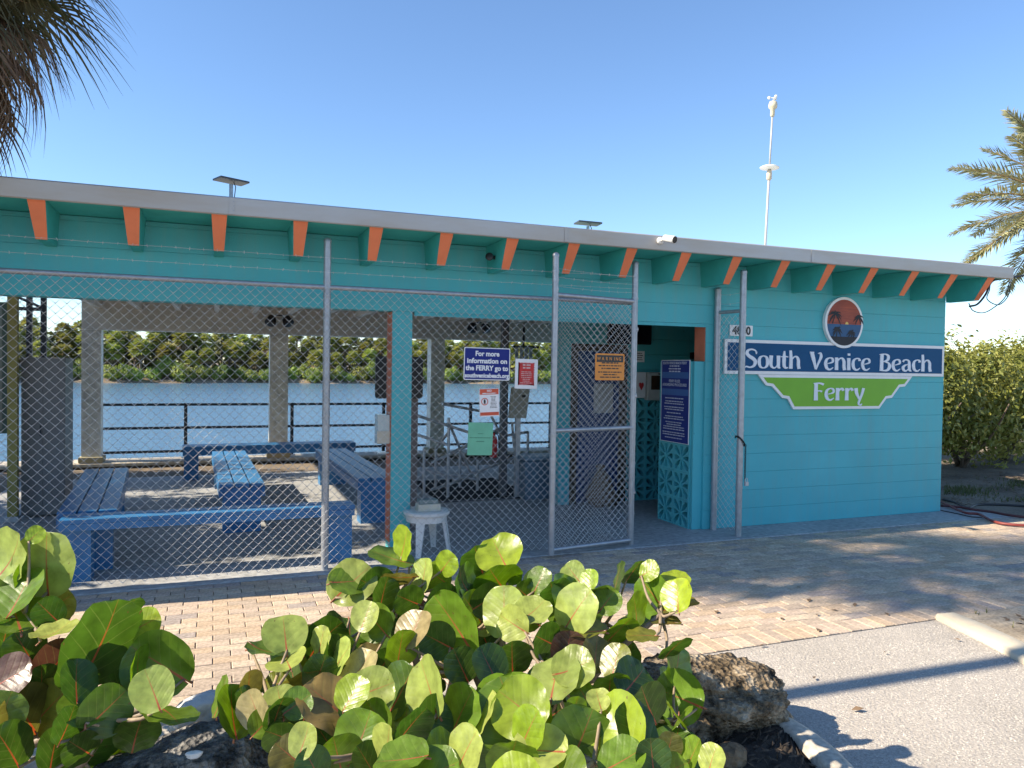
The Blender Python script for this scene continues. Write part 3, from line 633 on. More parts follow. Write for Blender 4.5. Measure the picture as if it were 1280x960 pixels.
mb = MB(); mb.box((px+.045, py-.045, .53), (px+.085, py-.02, .575), bev=.004); mb.tube(curve([(px+.052, py-.032, .575), (px+.052, py-.032, .60), (px+.065, py-.032, .612), (px+.078, py-.032, .60), (px+.078, py-.032, .575)], 4), .004, 6); mb.build('padlock', STONE, t)

# ------------------------------------------------------------------ notices hung on the fence
def notice(name, label, cat, tl, br, y, m, tilt=0, group=None, r=.012, th=.003, sag=0):
    a, b = Wp(*tl, y), Wp(*br, y); w_, h_ = b.x-a.x, a.z-b.z; c = Vector(((a.x+b.x)/2, y, (a.z+b.z)/2))
    t = thing(name, label, cat, (c.x, y, b.z), group)
    U2 = Vector((math.cos(tilt), 0, math.sin(tilt))); V2 = Vector((-math.sin(tilt), sag, math.cos(tilt))).normalized(); N2 = Vector((0, -1, 0))
    pts = []
    for sx, sz, a0 in ((1, -1, -90), (1, 1, 0), (-1, 1, 90), (-1, -1, 180)):
        for k in range(4):
            an = rad(a0+k*30); pts.append((sx*(w_/2-r)+r*math.cos(an), sz*(h_/2-r)+r*math.sin(an)))
    mb = MB(); mb.prism(pts, c, U2, V2, N2, 0, th); mb.build('plate', m, t)
    return t, c, U2, V2, N2, w_, h_
def inner(t, c, U, V, N, pts, m, d, name):
    mb = MB(); mb.prism(pts, c, U, V, N, d, d+.0008); return mb.build(name, m, t)
def rr(w, h, r=.01):
    o = []
    for sx, sz, a0 in ((1, -1, -90), (1, 1, 0), (-1, 1, 90), (-1, -1, 180)):
        for k in range(4): an = rad(a0+k*30); o.append((sx*(w/2-r)+r*math.cos(an), sz*(h/2-r)+r*math.sin(an)))
    return o
YS = -.402
t, c, U2, V2, N2, w_, h_ = notice('information_sign', 'navy blue metal sign about ferry information on the fence', 'sign', (580, 434), (637, 475.5), YS, SIGNW, rad(-.6))
inner(t, c, U2, V2, N2, rr(w_-.016, h_-.016), SIGNB2, .0032, 'blue_face')
mb = MB()
for i, (s, k, wd) in enumerate((('For more', .062, .23), ('information on', .062, .385), ('the FERRY go to', .062, .41), ('southvenicebeach.org', .054, .425))):
    tmp = MB(); text_mb(tmp, s, k, c+V2*(h_/2-.075-i*.065), U2, V2, N2, .0022, base=.0046)
    xs_ = [(Vector(p)-c).dot(U2) for p in tmp.v]; f = wd*(w_/.444)/(max(xs_)-min(xs_))
    tmp.v = [tuple(Vector(p)+U2*((Vector(p)-c).dot(U2)*(f-1))) for p in tmp.v]; tmp.build('lettering', SIGNW, t)
t, c, U2, V2, N2, w_, h_ = notice('red_notice', 'white bordered red paper notice on the fence beside the navy sign', 'notice', (644, 448.5), (671.5, 486), YS, SIGNW, rad(-1), r=.004)
RED = mat('notice_red', (.52, .03, .03), .6, .25, 12)
zig = []; a, b = w_/2-.03, h_/2-.03
for k in range(25): zig.append((-a+2*a*k/24, -b+(.012 if k % 2 else 0)))
for k in range(1, 29): zig.append((a-(.012 if k % 2 else 0), -b+2*b*k/28))
for k in range(1, 25): zig.append((a-2*a*k/24, b-(.012 if k % 2 else 0)))
for k in range(1, 28): zig.append((-a+(.012 if k % 2 else 0), b-2*b*k/28))
inner(t, c, U2, V2, N2, zig, RED, .0032, 'red_panel')
mb = MB(); bars(mb, c+V2*.075, U2, V2, N2, .13, 2, .018, .026, 4, .0046); bars(mb, c+V2*.015, U2, V2, N2, .13, 7, .008, .017, 5, .0046); mb.build('print', mat('pink_print', (.62, .42, .40), .6), t, kind='stuff')
t, c, U2, V2, N2, w_, h_ = notice('pool_style_notice', 'small white notice with red bands and a round symbol on the fence', 'notice', (599.5, 485.5), (623.5, 520.5), YS, SIGNW, rad(2), r=.005)
ORED = mat('notice_orange_red', (.60, .09, .04), .6, .1, 9)
inner(t, c, U2, V2, N2, [(-w_/2+.004, h_/2-.055), (w_/2-.004, h_/2-.055), (w_/2-.004, h_/2-.004), (-w_/2+.004, h_/2-.004)], ORED, .0032, 'red_band')
inner(t, c, U2, V2, N2, [(-w_/2+.004, -h_/2+.01), (w_/2-.004, -h_/2+.01), (w_/2-.004, -h_/2+.04), (-w_/2+.004, -h_/2+.04)], ORED, .0032, 'red_band')
mb = MB(); cc2 = c-U2*.045+V2*.01; nseg = 24
for k in range(nseg):
    a0, a1 = 2*math.pi*k/nseg, 2*math.pi*(k+1)/nseg; q = []
    for aa, r_ in ((a0, .034), (a1, .034), (a1, .026), (a0, .026)): q.append(cc2+U2*math.cos(aa)*r_+V2*math.sin(aa)*r_+N2*.0036)
    mb.add(q, [(0, 1, 2, 3)])
mb.build('ring', ORED, t)
mb = MB(); mb.prism([(-.008, -.02), (.008, -.02), (.01, .004), (.006, .02), (-.006, .02), (-.01, .004)], cc2, U2, V2, N2, .0035, .004); bars(mb, c+U2*.04+V2*.05, U2, V2, N2, .08, 9, .006, .0125, 9, .0036); mb.build('print', DARK, t, kind='stuff')
for ch, dx in (('N', -.011), ('O', .012)): mb = MB(); text_mb(mb, ch, .028, c+V2*(h_/2-.03)+U2*dx, U2, V2, N2, .001, base=.0046); mb.build('letter', SIGNW, t)
mb = MB(); bars(mb, c+V2*(h_/2-.048), U2, V2, N2, .14, 1, .01, .01, 2, .0046, fill=(.9, .95)); mb.build('print', SIGNW, t, kind='stuff')
t, c, U2, V2, N2, w_, h_ = notice('green_flyer', 'pale green paper flyer hanging lowest on the fence', 'notice', (585, 528.5), (615.5, 568.5), YS, mat('green_paper', (.16, .46, .30), .7, .12, 6), rad(-1.8), r=.003, th=.0012)
mb = MB(); bars(mb, c+V2*.045, U2, V2, N2, .09, 1, .005, .02, 1, .0016); bars(mb, c+V2*.008, U2, V2, N2, .22, 1, .006, .02, 2, .0016, fill=(.9, .95)); bars(mb, c-V2*.025, U2, V2, N2, .12, 1, .006, .02, 3, .0016); mb.build('print', mat('dark_green_print', (.02, .09, .06), .7), t, kind='stuff')
# warning sign on the gate
ypl = -.51
a, b = Wp(741.5, 441.5, ypl), Wp(782, 475.5, ypl)
wc = Vector(((a.x+b.x)/2, 0, (a.z+b.z)/2)); tt = (wc.x-ga.x)/(gb.x-ga.x); wc.y = ga.y+(gb.y-ga.y)*tt-.026
t = thing('warning_sign', 'orange warning sign with black header on the folded gate', 'sign', (wc.x, wc.y, b.z))
U2, V2, N2 = gd.copy(), Vector((0, 0, 1)), gn.copy(); w_ = (b.x-a.x)/gd.x*1.0; h_ = a.z-b.z
if N2.y > 0: N2 = -N2
AMB = mat('warning_orange', (.70, .25, .035), .5, .08, 7)
mb = MB(); mb.prism(rr(w_, h_, .015), wc, U2, V2, N2, 0, .003); mb.build('plate', AMB, t)
mb = MB(); mb.prism(rect(-w_/2+.016, h_/2-.082, w_/2-.016, h_/2-.016), wc, U2, V2, N2, .0032, .004); mb.build('header', DARK, t)
for i_, ch in enumerate('WARNING'): mb = MB(); text_mb(mb, ch, .044, wc+V2*(h_/2-.069)+U2*((-.145, -.095, -.048, -.001, .045, .077, .115)[i_]*w_/.36+.007)+V2*.005, U2, V2, N2, .0006, sx=.95, base=.0046); mb.build('letter', AMB, t)
mb = MB(); bars(mb, wc+V2*.032, U2, V2, N2, w_-.05, 3, .014, .026, 21, .0036, fill=(.6, .98)); bars(mb, wc-V2*.055, U2, V2, N2, w_-.05, 3, .014, .024, 22, .0036, fill=(.4, .95)); mb.build('print', DARK, t, kind='stuff')
# tall blue rules panel on the breeze block half wall
t = thing('rules_board', 'tall navy rules board mounted on the breeze block half wall', 'sign', (4.80, .36, .92))
O3, U3, V3, N3 = Vector((4.808, .36, .92)), Vector((0, -1, 0)), Vector((0, 0, 1)), Vector((-1, 0, 0))
mb = MB(); mb.prism(rect(-.27, .0, .285, .925), O3, U3, V3, N3, 0, .008); mb.build('plate', SIGNW, t)
mb = MB(); mb.prism(rect(-.26, .006, .28, .918), O3, U3, V3, N3, .0082, .009); mb.build('navy_face', SIGNB2, t)
for z0, z1 in ((.72, .79), (.53, .60)):
    mb = MB(); mb.prism(rect(-.25, z0, .27, z1), O3, U3, V3, N3, .0092, .0098); mb.build('blue_band', SIGNB3, t)
SOFTW = mat('soft_white_print', (.5, .52, .6), .6)
mb = MB(); text_mb(mb, 'SOUTH VENICE BEACH FERRY', .038, O3+V3*.878, U3, V3, N3, .0012, base=.0102, sx=.92); mb.build('heading', SOFTW, t)
for i, s in enumerate(('FERRY RULES', '& BOARDING PROCEDURES')): mb = MB(); text_mb(mb, s, .042, O3+V3*(.675-i*.042), U3, V3, N3, .0012, base=.0102, sx=.9); mb.build('heading', SOFTW, t)
mb = MB()
bars(mb, O3+V3*.85, U3, V3, N3, .4, 3, .018, .03, 31, .0102, fill=(.5, .9))
for i, (z, k) in enumerate(((.49, 1), (.455, 2), (.39, 2), (.325, 1), (.285, 2), (.22, 4), (.105, 2), (.045, 1))): bars(mb, O3+V3*z, U3, V3, N3, .5, k, .014, .026, 40+i, .0102, fill=(.55, .92))
mb.build('print', SOFTW, t, kind='stuff')

# ------------------------------------------------------------------ entry fittings on the partition
t = thing('payment_kiosk', 'white wall kiosk with a dark screen on the breeze block partition', 'kiosk', (5.5, 1.80, 1.33))
mb = MB(); mb.box((5.29, 1.70, 1.33), (5.78, 1.798, 1.70), bev=.012); k_ = mb.build('housing', mat('off_white_metal', (.50, .50, .46), .5), t)
mb = MB(); mb.box((5.33, 1.694, 1.47), (5.72, 1.699, 1.655)); mb.build('screen', mat('dark_screen', (.03, .02, .016), .2, .5, 6, col2=(.09, .045, .025)), k_)
mb = MB(); bars(mb, Vector((5.53, 1.698, 1.668)), Vector((1, 0, 0)), Vector((0, 0, 1)), Vector((0, -1, 0)), .2, 1, .022, .03, 6, .0015, fill=(.9, .95)); mb.build('print', DARK, k_, kind='stuff')
t = thing('first_aid_box', 'small white box with a red heart shape beside the wall kiosk', 'box', (5.2, 1.80, 1.36))
mb = MB(); mb.box((5.13, 1.73, 1.36), (5.265, 1.798, 1.70), bev=.01); mb.build('case', WHITEP, t)
mb = MB(); mb.prism([(0, -.06), (.035, 0), (.035, .03), (.018, .045), (0, .03), (-.018, .045), (-.035, .03), (-.035, 0)], (5.2, 1.729, 1.52), (1, 0, 0), (0, 0, 1), (0, -1, 0), 0, .003); mb.build('symbol', RED, t)
t = thing('wall_screen', 'black flat screen hung high on the partition wall', 'screen', (5.2, 1.80, 2.04))
mb = MB(); mb.box((4.72, 1.76, 2.06), (5.36, 1.798, 2.42), bev=.008); mb.build('housing', DARK, t); mb = MB(); mb.box((4.74, 1.756, 2.08), (5.34, 1.7595, 2.40)); mb.build('glass', mat('screen_glass', (.008, .008, .012), .1), t)
t = thing('paper_sheet', 'white printed sheet taped below the wall screen', 'notice', (5.2, 1.80, 1.83))
mb = MB(); mb.box((5.13, 1.795, 1.83), (5.28, 1.7985, 1.975)); mb.build('sheet', SIGNW, t); mb = MB(); bars(mb, Vector((5.205, 1.794, 1.94)), Vector((1, 0, 0)), Vector((0, 0, 1)), Vector((0, -1, 0)), .12, 4, .012, .028, 8, .001); mb.build('print', DARK, t, kind='stuff')
t = thing('light_switch_box', 'small dark switch box high on the entry partition', 'switch box', (6.4, 1.8, 1.95))
pp = Wp(868, 446, 1.79); mb = MB(); mb.box((pp.x-.07, 1.75, pp.z-.03), (pp.x+.05, 1.798, pp.z+.06), bev=.006); mb.build('box', DARK, t); mb = MB(); mb.box((pp.x-.02, 1.744, pp.z), (pp.x, 1.7495, pp.z+.03)); mb.build('toggle', GREYC, t)

# ------------------------------------------------------------------ pavilion furniture
def bench(cx, cy, L, Wd, rz, label, h=.5, nsl=3, legw=.2):
    t = thing('bench', label, 'bench', (cx, cy, 0), 'blue painted benches in the pavilion')
    M = Matrix.Translation((cx, cy, 0)) @ Matrix.Rotation(rz, 4, 'Z')
    def put(mb, name, par): mb.v = [tuple(M @ Vector(p)) for p in mb.v]; return mb.build(name, BLUEP, par)
    sw = Wd/nsl
    for i in range(nsl):
        mb = MB(); mb.box((-L/2, -Wd/2+i*sw+.007, h-.038+.0006*i), (L/2, -Wd/2+(i+1)*sw-.007, h+.0006*i), bev=.004); put(mb, 'seat_plank', t)
    for sy in (-1, 1):
        mb = MB(); mb.box((-L/2+.004, sy*(Wd/2-.02)-.018, h-(.135 if nsl > 2 else .09)), (L/2-.004, sy*(Wd/2-.02)+.018, h-.0385)); put(mb, 'apron', t)
    for i in range(nsl):
        for sx in (-1, 1):
            mb = MB(); mb.lathe((sx*(L/2-.08), -Wd/2+(i+.5)*sw, h+.0006*i), [(.009, 0), (.009, .002), (.005, .004)], 8); mb.v = [tuple(M @ Vector(p)) for p in mb.v]; mb.build('bolt', GALV, t)
    for sx in (-1, 1):
        x = sx*(L/2-.02-legw/2); mb = MB(); mb.box((x-legw/2, -Wd/2+.04, 0), (x+legw/2, Wd/2-.04, h-.04)); put(mb, 'leg', t)
    return t
bench(.02, -.05, 2.28, .27, 0, 'long narrow blue bench standing right behind the chain link fence', nsl=2)
def bl(x0, y0, x1, y1): return (x0+x1)/2, (y0+y1)/2, math.hypot(x1-x0, y1-y0), math.atan2(y1-y0, x1-x0)
for (x0, y0, x1, y1), lab in (((-.97, .18, -1.15, 2.95), 'blue plank bench running back beside the grey cabinet'), ((.27, 1.33, .19, 4.5), 'blue plank bench in the middle of the pavilion floor'), ((1.68, 1.38, 1.60, 4.45), 'blue plank bench running back behind the turquoise column'), ((-.44, 5.36, 2.1, 5.45), 'blue bench across the back before the black railing')):
    cx, cy, L, a = bl(x0, y0, x1, y1); bench(cx, cy, L, .45 if y1-y0 > 1 else .36, a, lab)
# railing along the water
t = thing('dock_railing', 'black three bar steel railing along the seawall', 'railing', (2, 7.9, .03))
for z in (.985, .57, .15):
    mb = MB(); mb.box((-1.9, 7.88, z-.022), (10.5, 7.92, z+.022)); mb.build('rail', BLACKM, t)
for x in (-1.88, -.48, 1.36, 3.1, 4.9, 6.7, 8.5, 10.3):
    mb = MB(); mb.box((x-.028, 7.872, .03), (x+.028, 7.928, 1.01)); mb.build('post', BLACKM, t)
    mb = MB(); mb.box((x-.06, 7.84, .031), (x+.06, 7.96, .04)); mb.build('foot', BLACKM, t)
# planter strip between floor and seawall: low soil coloured nearly black
mb = MB(); xs_ = np.linspace(-9, 9, 70); ys_ = np.linspace(5.76, 7.44, 8)
mb.add([(x, y, -.5+rs.uniform(-.04, .04)) for x in xs_ for y in ys_], [(i*8+j, (i+1)*8+j, (i+1)*8+j+1, i*8+j+1) for i in range(69) for j in range(7)]); mb.build('soil_strip', mat('dark_soil', (.03, .028, .02), .95, .4, 6, .6, 40), kind='structure')
# white stool with a box on it
st = G(529, 693); 
t = thing('plastic_stool', 'white plastic stool just behind the fence by the column', 'stool', (1.98, -.13, 0))
sx, sy = 1.845, -.05; zs = .90
mb = MB(); mb.lathe((sx, sy, .355), [(.05, .0), (.20, .0), (.215, .012), (.215, .034), (.2, .044), (.05, .044)], 24); mb.build('seat', WHITEP, t, smooth=False)
for k in range(4):
    a = rad(45+90*k+12); d = Vector((math.cos(a), math.sin(a), 0)); q = Vector((-d.y, d.x, 0)); mb = MB()
    for z0, z1, r0, r1, w0, w1 in ((.36, .0, .165, .225, .045, .022),):
        c0, c1 = Vector((sx, sy, z0))+d*r0, Vector((sx, sy, z1))+d*r1; e = d*.012
        mb.add([c0-q*w0-e, c0+q*w0-e, c0+q*w0+e, c0-q*w0+e, c1-q*w1-e, c1+q*w1-e, c1+q*w1+e, c1-q*w1+e], [(0, 1, 2, 3), (7, 6, 5, 4), (0, 4, 5, 1), (1, 5, 6, 2), (2, 6, 7, 3), (3, 7, 4, 0)])
    mb.build('leg', WHITEP, t)
mb = MB(); mb.lathe((sx, sy, .30), [(.175, 0), (.19, 0), (.188, .056), (.173, .056)], 24); mb.build('apron', WHITEP, t)
t = thing('tissue_box', 'cream box with a grey lid on top of the white stool', 'box', (sx, sy, .40))
mb = MB(); mb.box((sx-.105, sy-.10, .3995), (sx+.105, sy+.02, .465), bev=.004); mb.build('body', mat('cream_card', (.55, .52, .42), .7), t)
mb = MB(); mb.box((sx-.085, sy-.07, .466), (sx+.09, sy+.04, .50), bev=.003); mb.build('lid', mat('grey_green_card', (.22, .27, .26), .6), t)
# brochure dispenser on the column
a, b = Wp(472.5, 518, .1), Wp(487, 566, .1)
t = thing('brochure_holder', 'clear wall brochure holder on the orange side of the column', 'holder', (1.45, .1, b.z))
CLR = mat('cloudy_acrylic', (.45, .52, .52), .2, .1, 8)
mb = MB(); mb.box((1.395, .03, b.z+.09), (1.505, .17, a.z), bev=.004); mb.build('case', CLR, t)
mb = MB(); mb.box((1.388, .022, b.z+.10), (1.506, .0295, b.z+.21)); mb.build('card', mat('cream_sheet', (.55, .50, .40), .7), t)
mb = MB(); mb.box((1.40, .05, b.z), (1.507, .15, b.z+.012)); mb.build('tray', CLR, t)
# black board on a post behind the column
a, b = Wp(469, 445, .9), Wp(527.5, 498, .9)
t = thing('black_board', 'black rounded board on a brown post behind the turquoise column', 'board', (1.9, .9, 0))
mb = MB(); cbv = Vector(((a.x+b.x)/2, .9, (a.z+b.z)/2)); mb.prism(rr(b.x-a.x, a.z-b.z, .03), cbv, (1, 0, 0), (0, 0, 1), (0, -1, 0), 0, .03); mb.build('panel', DARK, t)
pp = Wp(518, 560, .95); mb = MB(); mb.box((pp.x-.03, .935, 0), (pp.x+.03, .99, a.z)); mb.build('post', mat('brown_post', (.16, .13, .12), .7, .2, 6), t)
# cabinet, post and cage at the left
t = thing('storage_cabinet', 'tall plain grey storage cabinet beside the plank bench', 'cabinet', (-1.76, 3.0, 0))
mb = MB(); mb.box((-1.97, 2.8, .02), (-1.55, 3.3, 1.77), bev=.008); mb.build('carcass', GREYC, t)
for x0, x1 in ((-1.965, -1.765), (-1.76, -1.555)):
    mb = MB(); mb.box((x0, 2.785, .05), (x1, 2.799, 1.75)); d_ = mb.build('door', GREYC, t)
mb = MB(); mb.box((-1.79, 2.775, .9), (-1.775, 2.785, 1.02)); mb.build('handle', BLACKM, t)
t = thing('timber_post', 'square olive painted timber post left of the grey cabinet', 'post', (-2.0, 2.62, 0))
mb = MB(); mb.box((-2.052, 2.57, 0), (-1.962, 2.66, 2.6), bev=.006); mb.build('shaft', OLIVE, t); mb = MB(); mb.box((-2.07, 2.55, 0), (-1.945, 2.68, .06), bev=.005); mb.build('base', GALV, t)
t = thing('notice_case', 'dark green framed notice case fixed beside the olive post', 'notice case', (-2.3, 2.6, .9))
mb = MB(); mb.box((-2.75, 2.6, .95), (-2.06, 2.65, 2.35), bev=.008); mb.build('frame', mat('dark_green_frame', (.03, .07, .055), .5), t); mb = MB(); mb.box((-2.70, 2.593, 1.0), (-2.10, 2.599, 2.3)); mb.build('pane', mat('dim_glass', (.10, .13, .12), .15), t)
t = thing('cage_gate', 'dark steel framed chain link cage behind the grey cabinet', 'gate', (-2.4, 6.0, 0))
for x in (-3.3, -2.52, -2.34):
    mb = MB(); mb.box((x-.035, 5.965, -.07), (x+.035, 6.035, 3.0)); mb.build('post', BLACKM, t)
mb = MB(); mb.box((-3.3, 5.975, 2.46), (-2.34, 6.025, 2.51)); mb.build('rail', BLACKM, t)
mb = MB(); mb.tube([(-3.3, 6, 2.95), (-2.34, 5.9, 2.5)], .02, 8); mb.build('brace', BLACKM, t)
mb = chainlink((-3.3, 5.95, 0), (-2.34, 5.95, 0), 0, 2.9, .09, .003); mb.build('chain_link_mesh', WIRE, t, kind='stuff')
# steel frames behind the fence
def pxl(u, v, y): return Wp(u, v, y)
def tubes(name, lab, cat, lines, r, m, loc, group=None):
    t = thing(name, lab, cat, loc, group)
    for l_ in lines:
        y0, y1 = l_[4], l_[5]; mb = MB(); mb.tube([pxl(l_[0], l_[1], y0), pxl(l_[2], l_[3], y1)], r, 8); autosmooth(mb.build('tube', m, t))
    return t
def leg(u, v0, y): 
    g = pxl(u, v0, y); return g
t = thing('beach_cart', 'tangle of grey steel tube cart frames behind the notices', 'cart', (2.9, 2.9, 0))
def tube_px(a, b, r=.02, m=STONE, name='tube'): mb = MB(); mb.tube([a, b], r, 8); autosmooth(mb.build(name, m, t))
P_ = lambda u, v, y: Wp(u, v, y)
def drop(p): return Vector((p.x, p.y, 0.0))
for (u, v, y) in ((561, 522, 2.7), (597, 575, 3.1), (545, 560, 3.3), (660, 540, 3.0)):
    a = P_(u, v, y); tube_px(a, drop(a), .02, STONE, 'upright')
for l_ in ((517, 518, 2.4, 606, 547, 2.7), (520, 543, 2.9, 560, 556, 2.7), (553, 505, 3.3, 612, 516, 3.5), (540, 578, 2.6, 628, 534, 3.0), (562, 568, 2.6, 630, 537, 3.2), (566, 601, 2.6, 626, 579, 2.9), (540, 612, 2.7, 590, 596, 3.2), (533, 586, 2.9, 553, 595, 2.7), (561, 540, 2.7, 545, 560, 3.3), (597, 590, 3.1, 660, 565, 3.0), (545, 590, 3.3, 597, 600, 3.1)):
    tube_px(P_(l_[0], l_[1], l_[2]), P_(l_[3], l_[4], l_[5]), .019)
for l_ in ((530, 560, 2.8, 530, 622, 2.8), (575, 560, 3.4, 575, 612, 3.4), (612, 516, 3.5, 634, 560, 2.9), (561, 528, 2.7, 592, 600, 3.2), (630, 545, 2.9, 660, 540, 3.0), (640, 528, 3.1, 646, 600, 3.1)): tube_px(P_(l_[0], l_[1], l_[2]), P_(l_[3], l_[4], l_[5]), .019)
t = thing('rubber_mat', 'black rubber mat on the floor under the tube frames', 'mat', (3.2, 3.0, 0))
mb = MB(); mb.box((2.7, 2.4, .001), (4.05, 4.2, .012), bev=.003); mb.build('mat_sheet', mat('matt_rubber', (.02, .02, .022), .95, .2, 9, spec=.1), t); mb = MB(); mb.box((2.68, 2.38, .0005), (4.07, 2.42, .016), bev=.003); mb.build('edge_strip', BLACKM, t)
# steel post with board
pb = Wp(629, 560, 2.6)
t = thing('steel_post', 'dark steel post rising to the pavilion ceiling behind the notices', 'post', (pb.x, 2.6, 0))
mb = MB(); mb.box((pb.x-.045, 2.56, .0), (pb.x+.045, 2.64, 2.61)); mb.build('shaft', mat('dark_grey_steel', (.07, .075, .085), .5), t); mb = MB(); mb.box((pb.x-.09, 2.51, 0), (pb.x+.09, 2.69, .012)); mb.build('base_plate', STONE, t)
a, b = Wp(636, 484, 2.5), Wp(656, 522, 2.5)
t = thing('meter_box', 'beige tilted meter box beside the dark steel post', 'box', ((a.x+b.x)/2, 2.5, b.z))
mb = MB(); mb.prism([(a.x, b.z), (b.x-.02, b.z-.0), (b.x+.03, a.z), (a.x+.04, a.z)], (0, 2.52, 0), (1, 0, 0), (0, 0, 1), (0, -1, 0), 0, .12); mb.build('case', mat('beige_metal', (.36, .34, .27), .6, .1, 4), t)
mb = MB(); mb.box((a.x+.15, 2.39, a.z-.13), (a.x+.20, 2.3995, a.z-.10)); mb.build('latch', DARK, t)
mb = MB(); mb.box(((a.x+b.x)/2-.03, 2.43, 0), ((a.x+b.x)/2+.03, 2.49, b.z)); mb.build('leg', STONE, t)
pe = Wp(617, 556, 2.5)
t = thing('fire_extinguisher', 'small red fire extinguisher fixed near the dark steel post', 'extinguisher', pe)
mb = MB(); mb.lathe((pe.x, 2.5, pe.z-.17), [(.03, 0), (.05, .01), (.052, .24), (.035, .28), (.016, .30), (.016, .33)], 16); mb.build('cylinder', RED, t, smooth=True); mb = MB(); mb.box((pe.x-.05, 2.48, pe.z+.16), (pe.x+.02, 2.52, pe.z+.18)); mb.build('lever', DARK, t); mb = MB(); mb.tube(curve([(pe.x, 2.5, pe.z+.15), (pe.x+.06, 2.49, pe.z+.12), (pe.x+.065, 2.48, pe.z-.05)], 5), .008, 6); mb.build('hose', DARK, t)
pa, pb2 = Wp(657, 578, 2.2), Wp(699, 628, 2.2)
t = thing('storage_bin', 'blue grey lidded storage bin on the pavilion floor', 'bin', ((pa.x+pb2.x)/2, 2.3, 0))
mb = MB(); mb.box((pa.x, 2.2, 0), (pb2.x, 2.6, .52), bev=.02); mb.build('tub', mat('blue_grey_plastic', (.10, .16, .22), .5), t); mb = MB(); mb.box((pa.x-.02, 2.18, .521), (pb2.x+.02, 2.62, .57), bev=.012); mb.build('lid', mat('blue_grey_lid', (.16, .24, .31), .5), t)
pk = Wp(752, 610, 1.55)
t = thing('canvas_sack', 'slumped brown canvas sack on the floor before the navy door', 'sack', (pk.x, 1.55, 0))
mb = MB(); nr = 14
prof = [(.10, 0), (.17, .03), (.19, .12), (.16, .26), (.11, .38), (.05, .46), (.07, .52)]
mb.lathe((pk.x, 1.55, 0), prof, nr); mb.v = [(x+.02*math.sin(z*20+y*9), y+.03*math.sin(x*17+z*11), z) for x, y, z in mb.v]; mb.build('bag', mat('brown_canvas', (.16, .11, .075), .85, .2, 12, .4, 60), t, smooth=True); mb = MB(); mb.lathe((pk.x+.0, 1.55, .455), [(.056, 0), (.062, .008), (.056, .016)], 12); mb.build('tie', DARK, t)
# lights / fittings under the rear beam
for (u, v, lab) in ((349, 400, 'black twin flood light under the pavilion roof by the rear column'), (598, 402, 'black flood light hanging under the pavilion roof over the tube frames')):
    c = Wp(u, v, 7.3); c.z = min(c.z, 2.5); t = thing('flood_light', lab, 'lamp', (c.x, 7.3, c.z))
    mb = MB(); mb.box((c.x-.06, 7.28, c.z+.1), (c.x+.06, 7.38, 2.62)); mb.build('mount', DARK, t)
    for s_ in (-1, 1):
        mb = MB(); mb.lathe((c.x+s_*.11, 7.32, c.z+.08), [(.04, 0), (.075, .03), (.10, .16), (.09, .165)], 14, (s_*.3, -.6, -.7)); mb.build('lamp_head', DARK, t, smooth=True)
a, b = Wp(643, 433, 7.2), Wp(667, 452, 7.2)
t = thing('hanging_rack', 'small rack of pale vertical slats hanging below the rear beam', 'rack', ((a.x+b.x)/2, 7.2, b.z))
for k in range(4):
    x = a.x+(b.x-a.x)*(k+.5)/4.2; mb = MB(); mb.box((x-.035, 7.18, b.z), (x+.035, 7.21, a.z)); mb.build('slat', mat('pale_grey_slat', (.36, .36, .34), .6), t)
mb = MB(); mb.box((a.x-.02, 7.212, a.z-.03), (b.x+.12, 7.26, a.z+.02)); mb.box(((a.x+b.x)/2-.02, 7.22, a.z+.02), ((a.x+b.x)/2+.02, 7.25, 2.62)); mb.build('bar', DARK, t)

# ------------------------------------------------------------------ rocks
def rock(name, lab, c, size, m, seed, amp=.22, n=4, rot=0, cut=None):
    bm = bmesh.new(); bmesh.ops.create_icosphere(bm, subdivisions=n+1, radius=1)
    from mathutils import noise
    for v in bm.verts:
        p = v.co.copy(); o = Vector((seed*3.1, seed*1.7, seed*.9))
        d = 1+amp*noise.noise(p*1.3+o)*1.6+amp*.5*noise.noise(p*3.1+o)+amp*.28*noise.noise(p*7+o)+amp*.2*abs(noise.noise(p*15+o))-amp*.22*max(0, noise.noise(p*11-o))-amp*.12*abs(noise.noise(p*30+o))
        q = p*d; q = Vector((math.copysign(abs(q.x)**.85, q.x), math.copysign(abs(q.y)**.85, q.y), math.copysign(abs(q.z)**.8, q.z)))
        v.co = Vector((q.x*size[0], q.y*size[1], q.z*size[2]))
    bmesh.ops.rotate(bm, verts=bm.verts, cent=(0, 0, 0), matrix=Matrix.Rotation(rot, 3, 'Z'))
    for f in bm.faces: f.smooth = True
    me = bpy.data.meshes.new(name); bm.to_mesh(me); bm.free(); me.materials.append(m)
    o = bpy.data.objects.new(name, me); COL.objects.link(o); o.location = c; return tag(o, lab, 'rock')
